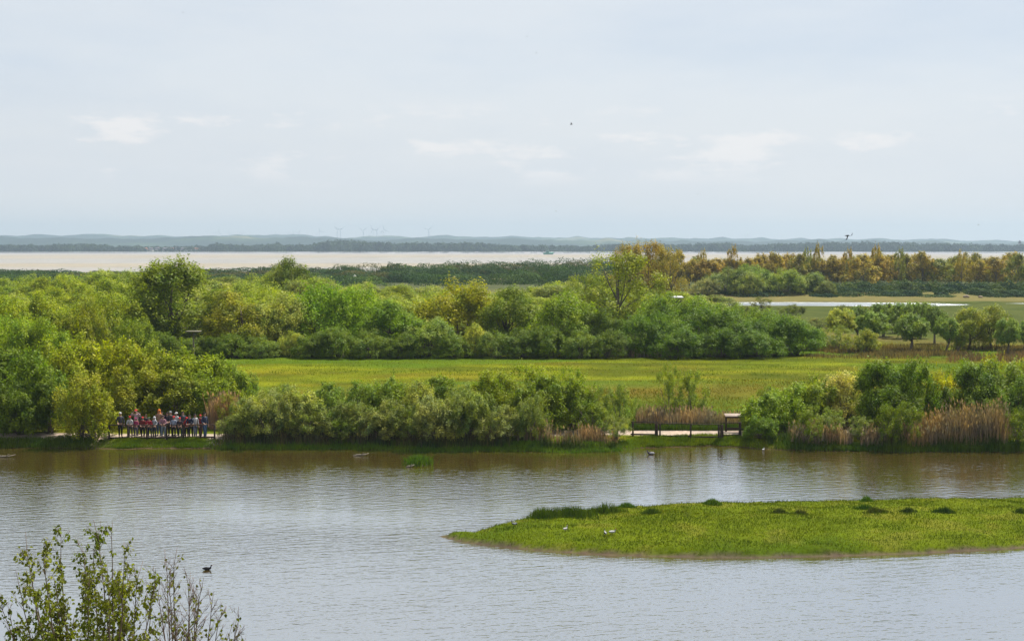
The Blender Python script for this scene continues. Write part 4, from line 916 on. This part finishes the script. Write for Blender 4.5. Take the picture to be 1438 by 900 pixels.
for q, (px, Yp, h, pose, sh, tr, hd_, lb, rz) in enumerate(people):
    person(px, 0, h, pose, sh, tr, hd_, lb, Yp, rz, hair=random.choice([(.04, .025, .015), (.10, .06, .03), (.02, .015, .012)]), pack=None)

# ------------------------------------------------------------------ birds
def bird_fly(loc, span, col, heading, label, cat='bird', flap=.35, wing=None, bank=0.0, back=(.1, .1, .1)):
    e = empty('flying_bird', loc, heading); e.scale = (span,) * 3; e.rotation_euler[1] = bank; tag(e, label, cat)
    mb = MB(); mb.tube([(0, -.26, .0), (0, -.22, .005), (0, -.12, .0), (0, 0, -.01), (0, .13, .0), (0, .22, .0)], [.012, .035, .05, .06, .04, .01], 8)
    o = mb.build('body', M_CLOTH, e, True); o.color = (*col, 1)
    mb = MB(); mb.tube([(0, -.26, 0), (0, -.31, -.004)], [.014, .003], 6); o = mb.build('beak', M_CLOTH, e); o.color = (.4, .25, .05, 1)
    mb = MB(); mb.box((0, .26, 0), (.10, .12, .008)); o = mb.build('tail', M_CLOTH, e); o.color = (*col, 1)
    for s in (-1, 1):
        P = [(0, -.02, .0, .15), (.12, -.06, flap * .12, .15), (.26, -.07, flap * .20, .12), (.40, -.01, flap * .16, .08), (.5, .06, flap * .10, .012)]
        V = [];
        for (a, b_, z_, ch) in P:
            for dy, dz in ((-.5, 0), (0, .010), (.5, 0), (0, -.004)): V.append((s * a, b_ + dy * ch + .02, z_ + dz))
        Qf = []
        for k in range(len(P) - 1):
            for j_ in range(4): Qf.append((k * 4 + j_, k * 4 + (j_ + 1) % 4, k * 4 + 4 + (j_ + 1) % 4, k * 4 + 4 + j_))
        Qf += [(0, 1, 2, 3), tuple(len(V) - 4 + k for k in range(4))]
        mb = MB(); mb.add(V, [np.array(Qf)]); o = mb.build('wing', M_CLOTH, e, True); o.color = (*(wing or col), 1)
def air(px, py, D):
    d = ray(px, py); d = d / d.y; return Vector((0, 0, CAM_H)) + d * D
bird_fly(air(1190, 331, 130), 1.25, (.03, .03, .035), R(18), 'large dark bird banking with one wing up, low over the horizon on the right', flap=-.9, bank=R(-36))
bird_fly(air(802, 175, 150), .62, (.10, .10, .11), R(80), 'small dark gull high in the middle of the sky', flap=1.3)
for k, (px, py, lb) in enumerate([(740, 52, 'tiny distant bird near the top of the sky, left of the other'), (753, 75, 'tiny distant bird near the top of the sky, lower right of the other'), (781, 297, 'tiny distant bird just above the horizon in the middle'), (980, 273, 'tiny distant bird above the horizon right of the middle'), (257, 18, 'tiny distant bird at the top left of the sky'), (1374, 316, 'tiny distant bird low at the far right')]):
    bird_fly(air(px, py, 200), .45, (.16, .16, .17), R(40 + 50 * k), lb, flap=1.0)
bird_fly(air(498, 388, 180), .9, (.8, .8, .78), R(100), 'white egret flying low over the wood left of centre', flap=.9)
bird_fly(air(517, 378, 200), .7, (.75, .75, .73), R(80), 'smaller white bird flying above the egret', flap=1.2)
def bird_sit(px, py, z, L_, body, head, label, heading=0, legs=0.0, name='waterbird', wingc=None):
    p = at(px, py, z); zz = float(height(p.x, p.y)) if legs else 0.0
    e = empty(name, (p.x, p.y, max(zz, 0.0)), heading); e.scale = (L_,) * 3; tag(e, label, 'bird')
    b0 = legs
    mb = MB(); mb.tube([(-.5, 0, b0 + .20), (-.36, 0, b0 + .16), (-.15, 0, b0 + .14), (.1, 0, b0 + .13), (.28, 0, b0 + .17), (.36, 0, b0 + .30), (.38, 0, b0 + .40)], [.02, .09, .16, .17, .12, .06, .05], 10)
    o = mb.build('body', M_CLOTH, e, True); o.color = (*body, 1)
    mb = MB(); mb.ball((.41, 0, b0 + .45), (.085, .065, .07)); o = mb.build('head', M_CLOTH, e, True); o.color = (*head, 1)
    mb = MB(); mb.tube([(.47, 0, b0 + .44), (.62, 0, b0 + .42)], [.028, .010], 6); o = mb.build('beak', M_CLOTH, e, True); o.color = (.25, .12, .03, 1)
    for s in (-1, 1):
        mb = MB(); mb.ball((-.10, s * .13, b0 + .19), (.30, .05, .10)); o = mb.build('wing', M_CLOTH, e, True); o.color = (*(wingc or body), 1)
        if legs: mb = MB(); mb.tube([(.0, s * .05, -.02), (.0, s * .05, legs + .05)], .014, 5); o = mb.build('leg', M_CLOTH, e); o.color = (.3, .1, .05, 1)
bird_sit(914, 638, 0, .55, (.05, .04, .06), (.04, .04, .05), 'dark duck swimming in the bright reflection near the railing', R(180), wingc=(.5, .5, .5))
bird_sit(291, 800, 0, .42, (.02, .02, .022), (.02, .02, .02), 'small black coot alone on the open water right of the birch', R(10))
bird_sit(1072, 632, 0, .32, (.45, .45, .45), (.45, .45, .45), 'small white gull on the water at the right shore', R(60))
bird_sit(779, 631, 0, .6, (.30, .22, .18), (.10, .16, .10), 'brownish duck on the grassy shore below the pink reeds', R(200), wingc=(.6, .55, .5))
bird_sit(484, 616, .4, .5, (.75, .75, .73), (.7, .7, .7), 'left white bird resting under the long thicket', R(120))
bird_sit(506, 616, .4, .6, (.75, .75, .73), (.7, .7, .7), 'right white bird resting under the long thicket', R(30))
for k, (px, py, b_, h_, w_, lb, hd2) in enumerate([(850, 748, (.7, .7, .68), (.02, .02, .02), (.02, .02, .02), 'left shelduck of the pair standing in the middle of the island grass', 100), (860, 746, (.7, .7, .68), (.3, .12, .04), (.6, .6, .6), 'right shelduck of the pair standing in the middle of the island grass', 20),
            (794, 743, (.6, .6, .58), (.25, .2, .17), (.35, .33, .3), 'pale gull standing in the island grass left of the pair', 60), (722, 735, (.06, .06, .06), (.05, .05, .05), (.5, .5, .5), 'small dark bird near the island tip', 140)]):
    bird_sit(px, py, .45, .38, tuple(v * .5 for v in b_), h_, lb, R(hd2), .18, wingc=w_)
# driftwood at the shallows and at the left edge
M_DRIFT = simple('bleached driftwood', (.22, .19, .14), .3, 8)
for (px, py, L_, lb) in [(507, 640, 1.0, 'bleached branch lying in the brown shallows below the long thicket'), (8, 642, 1.2, 'bleached branch lying in the water at the left edge'), (576, 656, .5, 'short pale stick in the water at the sedge tussock')]:
    p = at(px, py); e = empty('driftwood', (p.x, p.y, 0)); tag(e, lb, 'driftwood')
    mb = MB(); mb.tube([(-L_ / 2, 0, .0), (-L_ * .2, .08, .05), (L_ * .2, 0, .07), (L_ / 2, .1, .16)], [.05, .06, .045, .015], 7); mb.build('log', M_DRIFT, e, True)
    mb = MB(); mb.tube([(0, .04, .05), (.15 * L_, -.1, .2), (.3 * L_, -.2, .22)], [.03, .02, .008], 5); mb.tube([(-.2 * L_, .06, .05), (-.3 * L_, -.05, .16)], [.025, .008], 5); mb.build('branch', M_DRIFT, e, True)

# ------------------------------------------------------------------ birches in front, tops only in view
def birch(name, px, dist, tops, leafd, label, seed, leafcol):
    r = np.random.default_rng(seed); x0 = xat(px, dist, 900); z0 = float(height(x0, dist))
    e = empty(name, (x0, dist, z0)); tag(e, label, 'tree', 'young birches in front'); o0 = np.array([x0, dist, z0])
    wood = MB(); LV = []
    fork = np.array([0, 0, 2.2]); wood.tube([(0, 0, -.2), (0.03, 0, 1.1), fork], [.11, .085, .07], 8)
    for (tx, ty, dd, dens) in tops:
        Yt = dist + dd; tip = np.array([xat(tx, Yt, ty), Yt, zat(ty, Yt)]) - o0
        b = fork + np.array([0, 0, r.uniform(0, .9)]); L_ = np.linalg.norm(tip - b); n = 22; tt = np.linspace(0, 1, n)
        ctrl = b + (tip - b) * .45 + np.array([(tip[0] - b[0]) * -.22, (tip[1] - b[1]) * -.2, .25])
        P = ((1 - tt) ** 2)[:, None] * b + (2 * tt * (1 - tt))[:, None] * ctrl + (tt ** 2)[:, None] * tip
        P[1:-1] += np.cumsum(r.normal(size=(n - 2, 3)) * .012, 0); wood.tube(P, np.linspace(.034, .0028, n), 6)
        ns = int(L_ * 8.5)
        for k in range(ns):
            f = r.uniform(.28, .985); q = f * (n - 1); i_ = min(int(q), n - 2); s0 = P[i_] + (P[i_ + 1] - P[i_]) * (q - i_); d0 = unit(P[i_ + 1] - P[i_])
            az = r.uniform(0, 6.283); sdv = np.array([math.cos(az), math.sin(az), 0]); d = unit(d0 * r.uniform(.7, 1.3) + sdv * r.uniform(.45, .95)); d[2] = max(d[2], .18)
            tl = (1 - f) * 1.25 * r.uniform(.5, 1) + .14; m_ = 6; u = np.linspace(0, 1, m_)[:, None]
            TP = s0 + d * tl * u + np.array([0, 0, .16 * tl]) * u ** 2 + r.normal(size=(m_, 3)) * .008 * u; wood.tube(TP, np.linspace(.0065 * (1.2 - f) + .0022, .0016, m_), 4)
            for a_ in range(r.poisson(dens * tl * 32) + (1 if dens > .4 else 0)):
                uu = r.uniform(.15, 1); LV.append(s0 + d * tl * uu + np.array([0, 0, .16 * tl]) * uu ** 2 + r.normal(size=3) * .022)
            for b2 in range(2):
                uu = r.uniform(.2, .8); s1 = s0 + d * tl * uu; d2 = unit(d + r.normal(size=3) * .5); l2 = tl * .4
                wood.tube([s1, s1 + d2 * l2 * .5, s1 + d2 * l2 + np.array([0, 0, .02])], [.0028, .0022, .0012], 4)
                for a_ in range(r.poisson(dens * l2 * 44)): LV.append(s1 + d2 * l2 * r.uniform(.2, 1) + r.normal(size=3) * .02)
    C = np.array(LV); n = len(C)
    # leaf: pointed oval hanging from a short stalk, folded along the midrib
    ax = unit(r.normal(size=(n, 3)) * .7 + np.array([0, 0, -.75])); sd_ = unit(np.cross(ax, r.normal(size=(n, 3)))); nn = np.cross(ax, sd_)
    s = r.uniform(.038, .066, n)[:, None]
    A = lambda u, v, w_: C + ax * s * u + sd_ * s * v + nn * s * w_
    V = np.stack([A(0, 0, 0), A(.28, .36, .07), A(.62, .27, .06), A(1, 0, 0), A(.62, -.27, .06), A(.28, -.36, .07)], 1).reshape(-1, 3)
    b6 = np.arange(n)[:, None] * 6; Q = np.concatenate([b6 + np.array([0, 1, 2, 3]), b6 + np.array([0, 3, 4, 5])])
    o = link('crown', mesh_np('birch_crown', V, [Q]), M_LEAF, e); o.color = (*leafcol, 1)
    wood.build('trunk', simple('young bark', (.16, .11, .09), .3, 9, .8), e, True)
BC = (.15, .17, .022)
birch('birch_tree', 110, 19.0, [(10, 845, .2, .7), (36, 747, .3, .9), (62, 762, -.5, .9), (86, 739, .1, .75), (108, 757, .6, .7), (22, 800, -.4, .9), (50, 800, .5, 1.0), (118, 790, -.6, .8), (-8, 838, 0, .6), (75, 810, -.2, .9)], 1, 'leafy young birch in front at the lower left corner, leftmost of three', 5, BC)
birch('birch_tree', 160, 18.4, [(131, 729, 0, 1.0), (144, 745, .4, .9), (158, 733, .1, .5), (174, 760, -.3, .7), (201, 787, .2, .75), (186, 800, .5, .6), (150, 790, -.5, 1.0), (165, 800, .3, .9), (215, 795, -.2, .5), (205, 830, .4, .6)], 1, 'tallest leafy young birch in front, middle of three at lower left', 6, BC)
birch('birch_tree', 255, 18.8, [(231, 771, .2, .04), (249, 768, -.1, .18), (258, 795, .3, .12), (267, 803, 0, .12), (286, 811, -.3, .12), (300, 831, .2, .05), (225, 810, .4, .15), (240, 800, -.4, .15), (318, 850, .1, .25), (335, 851, -.1, .15), (275, 825, .5, .1), (327, 875, .3, .2), (345, 895, .1, .15)], 1, 'nearly bare young birch in front, rightmost of three at lower left', 7, (.13, .14, .02))

# ------------------------------------------------------------------ the far shore
def ridge(name, prof, Y0, depth, m, zb=-1.5, step=25, rough=6, px0=-150, px1=1600):
    pts = np.arange(px0, px1, step * F / Y0 * 1.0)
    xs_ = np.array([xat(p, Y0, 344) for p in pts]); top = np.array([zat(np.interp(p, prof[:, 0], prof[:, 1]), Y0) for p in pts])
    top = top + (fbm(xs_, xs_ * 0, rough * 18, 4) - .5) * rough
    top = top + (vnoise(xs_, xs_ * 0 + 7, 70) ** 2) * 11 + vnoise(xs_, xs_ * 0 + 1, 28) * 4 - 4
    rows_ = [(-.5, 0.0), (-.25, .45), (-.1, .85), (0, 1.0), (.2, .9), (.6, .5), (1, 0)]
    V = []
    for f, k in rows_:
        V.append(np.stack([xs_, np.full_like(xs_, Y0 + f * depth) + (fbm(xs_, xs_ * 0 + f * 99, 200) - .5) * depth * .1, zb + (top - zb) * k * (1 + (0 if k in (0, 1) else .0))], -1))
    V = np.concatenate(V); n = len(xs_); i = np.arange(len(rows_) - 1)[:, None] * n; j = np.arange(n - 1)[None]
    Q = np.stack([i + j, i + j + 1, i + n + j + 1, i + n + j], -1).reshape(-1, 4)
    return tag(link(name, mesh_np(name, V, [Q], True), m), kind='structure')
m, t, b = mat("hill fields and woods", .95, .1)
ge = t.nodes.new("ShaderNodeNewGeometry")
c1 = ramp(t, noise(t, ge.outputs['Position'], .0022, 4, .6, (1, 1.5, 6)), [(.50, (.014, .028, .026)), (.60, (.035, .06, .035)), (.68, (.13, .13, .09))])  # dark woods tinted bluish, some of the distance haze painted into their colour
t.links.new(c1, b.inputs['Base Color'])
HP = np.array([(-200, 331), (0, 332), (100, 331), (200, 332), (300, 331), (420, 331), (480, 334), (560, 333), (620, 331), (700, 332), (800, 333), (870, 333.5), (960, 334), (1000, 334.5), (1060, 336), (1200, 335.5), (1280, 337), (1340, 338), (1438, 339), (1700, 339)])
ridge('hills', HP, 7600, 1800, m, rough=14, step=16)
HP2 = HP.copy(); HP2[:, 1] += 3.2
ridge('hills', HP2, 5200, 900, m, rough=12, step=12)
# belts of wood and hedges on the far shore
WP = np.array([(-150, 343), (60, 344), (130, 342), (170, 346), (186, 345), (230, 346), (290, 345), (300, 342), (350, 345), (390, 341), (430, 344), (470, 337.5), (500, 338), (540, 341), (620, 342), (645, 340), (700, 343.5), (760, 344.5), (820, 346), (850, 343), (900, 344), (960, 343), (1020, 341), (1040, 344), (1100, 342), (1160, 341), (1240, 340), (1300, 342), (1438, 344), (1600, 344)])
PW1 = []; PW2 = []
for q in range(900):
    px = random.uniform(-110, 1550); Yd = random.uniform(2815, 3050); x = xat(px, Yd, 345)
    top = np.interp(px, WP[:, 0], WP[:, 1]) + random.uniform(-.8, 2.5); zt = zat(top, Yd)
    if zt < 4 or (190 < px < 300 and random.random() < .45): continue
    (PW1 if random.random() < .6 else PW2).append((x, Yd, -.5, random.uniform(10, 20), zt))
scrub('far_wood', 'dark belt of woods along the opposite shore of the bay', PW1, 3.2, 420, (.022, .040, .026), cat='wood')
scrub('far_wood', 'greener trees in the woods along the opposite shore of the bay', PW2, 3.2, 420, (.035, .060, .034), cat='wood')
M_WALL = simple('render wall', (.45, .43, .41), .08, 1, .8); M_ROOF = simple('slate roof', (.12, .11, .12), .15, 1, .7); M_TILE = simple('tile roof', (.35, .15, .10), .15, 1, .8); M_DARKG = simple('dark window', (.03, .035, .04), .1, 1, .3)
def house(px, Yd, w_, h_, tile, label, grp='village houses on the far shore'):
    x = xat(px, Yd, 345); e = empty('house', (x, Yd, 0.0), random.uniform(-.4, .4)); tag(e, label, 'house', grp)
    mb = MB(); mb.box((0, 0, h_ / 2 - .2), (w_, 8, h_ + .4)); mb.build('wall', M_WALL, e)
    mb = MB(); V = [(-w_ / 2 - .3, -4.5, h_), (w_ / 2 + .3, -4.5, h_), (w_ / 2 + .3, 4.5, h_), (-w_ / 2 - .3, 4.5, h_), (-w_ / 2, 0, h_ + 3.8), (w_ / 2, 0, h_ + 3.8)]
    mb.add(V, [np.array([(0, 1, 5, 4), (2, 3, 4, 5), (0, 3, 2, 1)]), np.array([(0, 4, 3), (1, 2, 5)])][:1]); mb.add(V, [np.array([(0, 4, 3), (1, 2, 5)])])
    rf = mb.build('roof', M_TILE if tile else M_ROOF, e)
    mb = MB(); mb.box((w_ * .3, .6, h_ + 3.6), (.9, .9, 2)); mb.build('chimney', M_TILE, rf)
    for k in range(3):
        mb = MB(); mb.box((-w_ / 2 + w_ * (k + .5) / 3, -4.02, h_ * .55), (1.1, .08, 1.5)); mb.build('window', M_DARKG, e)
hs = [(196, 12, 5, 0), (203, 14, 5, 1), (212, 10, 5, 0), (221, 12, 6, 0), (233, 16, 5, 0), (241, 10, 5, 1), (250, 13, 6, 0), (259, 18, 5, 0), (268, 10, 5, 0), (276, 12, 5, 1), (286, 14, 5, 0), (315, 12, 5, 0), (163, 14, 4, 0), (152, 10, 4, 1)]
for q, (px, w_, h_, tl) in enumerate(sorted(hs)):
    house(px, 2860 + (q % 3) * 12, w_ * .8, h_ * .8, tl, 'small white house with %s roof, %s from the left in the far shore village' % ('a red' if tl else 'a grey', ORD[q]))
# church-like tower at the far right
x = xat(1432, 2850, 345); e = empty('lighthouse', (x, 2850, 0)); tag(e, 'far pale tower standing on the opposite shore near the right edge', 'tower')
mb = MB(); mb.tube([(0, 0, -1), (0, 0, 9), (0, 0, 17)], [3.2, 2.8, 2.4], 12); mb.build('shaft', simple('tower wall', (.4, .38, .36), .1, 1), e, True)
mb = MB(); mb.tube([(0, 0, 17), (0, 0, 18), (0, 0, 20.5), (0, 0, 23)], [3.0, 3.0, 2.4, .3], 12); mb.build('lantern', M_ROOF, e, True)
# wind turbines on the horizon
M_TUR = simple('turbine white', (.55, .56, .58), .03, 1, .5)
TU = [(307, 323), (323, 325), (341, 324), (379, 326), (388, 325), (403, 326), (412, 325), (420, 324), (449, 322), (474, 320), (478, 320), (510, 321), (524, 320), (529, 321), (539, 320), (602, 320), (1049, 328)]
TB = {}
def turbine_meshes():
    mb = MB(); mb.tube([(0, 0, 0), (0, 0, .5), (0, 0, 1)], [.028, .022, .016], 10); TB['tower'] = mb.mesh('tower', True)
    mb = MB(); mb.box((0, .02, 1.015), (.045, .12, .045), 0, 0, .01); TB['nacelle'] = mb.mesh('nacelle')
    mb = MB(); mb.ball((0, -.055, 1.015), (.022, .025, .022)); TB['hub'] = mb.mesh('hub', True)
    mb = MB(); V = [(-.012, 0, .02), (.02, 0, .02), (.02, .008, .02), (-.012, .008, .02), (-.022, 0, .14), (.014, 0, .14), (.014, .006, .14), (-.022, .006, .14), (-.002, 0, .5), (.003, 0, .5), (.003, .003, .5), (-.002, .003, .5)]
    Q = [(0, 3, 2, 1), (8, 9, 10, 11)]
    for l in (0, 4):
        for i_ in range(4): Q.append((l + i_, l + (i_ + 1) % 4, l + 4 + (i_ + 1) % 4, l + 4 + i_))
    mb.add(V, [np.array(Q)]); TB['blade'] = mb.mesh('blade')
turbine_meshes()
for q, (px, tp) in enumerate(TU):
    Yd = 8600; x = xat(px, Yd, 330); zt = zat(tp + 3, Yd); z0 = 20.0
    e = empty('wind_turbine', (x, Yd, z0), random.uniform(-.5, .5)); s = (zt - z0); e.scale = (s, s, s)
    tag(e, 'faint wind turbine on the horizon, %s from the left' % ORD[q], 'wind turbine', 'wind turbines on the horizon')
    for k in ('tower', 'nacelle', 'hub'): link(k, TB[k], M_TUR, e)
    a0 = random.uniform(0, 2)
    for k in range(3):
        o = link('blade', TB['blade'], M_TUR, e); o.location = (0, -.058, 1.015); o.rotation_euler = (0, a0 + k * 2.0944, 0)
# stranded green barge on the flats
x = xat(770, 2000, 352); e = empty('barge', (x, 2000, 0.0), .2); tag(e, 'small green boat aground on the tidal flats in the middle', 'boat')
M_BOAT = simple('green boat paint', (.10, .28, .22), .2, 1)
V = [(-7, 0, .2), (-6, -2, -.2), (5, -2, -.2), (7, 0, .4), (5, 2, -.2), (-6, 2, -.2), (-7.5, 0, 2.6), (-6.5, -2.4, 2.3), (5.5, -2.4, 2.5), (8.5, 0, 3.4), (5.5, 2.4, 2.5), (-6.5, 2.4, 2.3)]
mb = MB(); mb.add(V, [np.array([(k, (k + 1) % 6, 6 + (k + 1) % 6, 6 + k) for k in range(6)]), ]); mb.add(V, [np.array([(6, 7, 8, 9, 10, 11), (5, 4, 3, 2, 1, 0)])]); mb.build('hull', M_BOAT, e)
mb = MB(); mb.box((-1, 0, 3.6), (4.5, 3, 2.6), 0, 0, .2); mb.build('cabin', M_BOAT, e)
mb = MB(); mb.box((-1, -1.53, 3.9), (3.4, .06, .8)); mb.build('window', M_DARKG, e)
# pale bales / stones on the far bank of the pond
for k, (px, py, s) in enumerate([(1357, 418, .55), (1377, 418, .4)]):
    Yd = 346; x = xat(px, Yd, 418); z0 = float(height(x, Yd)); r = np.random.default_rng(k); mb = MB(); mb.ball((0, 0, .45 * s), (1.5 * s, .9 * s, .8 * s), 12, 8)
    V = mb.V[0]; V *= 1 + (fbm(V[:, 0] * 3 + k, V[:, 2] * 3, 1.2, 3) - .5)[:, None] * .35
    o = mb.build('sand_mound', simple('pale sand', (.26, .20, .13), .2, 2), None, True, (x, Yd, z0)); tag(o, ['left', 'right'][k] + ' pale sandy mound on the far bank of the pond', 'mound')

# ------------------------------------------------------------------ haze
mb = MB(); mb.box((0, 5240, 80 - 2.5), (19400, 10600, 165)); hz = mb.build('haze', None)
m = bpy.data.materials.new('haze air'); m.use_nodes = True; t = m.node_tree; t.nodes.clear()
o_ = t.nodes.new("ShaderNodeOutputMaterial"); pv = t.nodes.new("ShaderNodeVolumePrincipled")
pv.inputs['Density'].default_value = 1.2e-4; pv.inputs['Color'].default_value = (.43, .545, .665, 1); pv.inputs['Anisotropy'].default_value = .25
t.links.new(pv.outputs[0], o_.inputs['Volume']); hz.data.materials.append(m); tag(hz, kind='stuff')
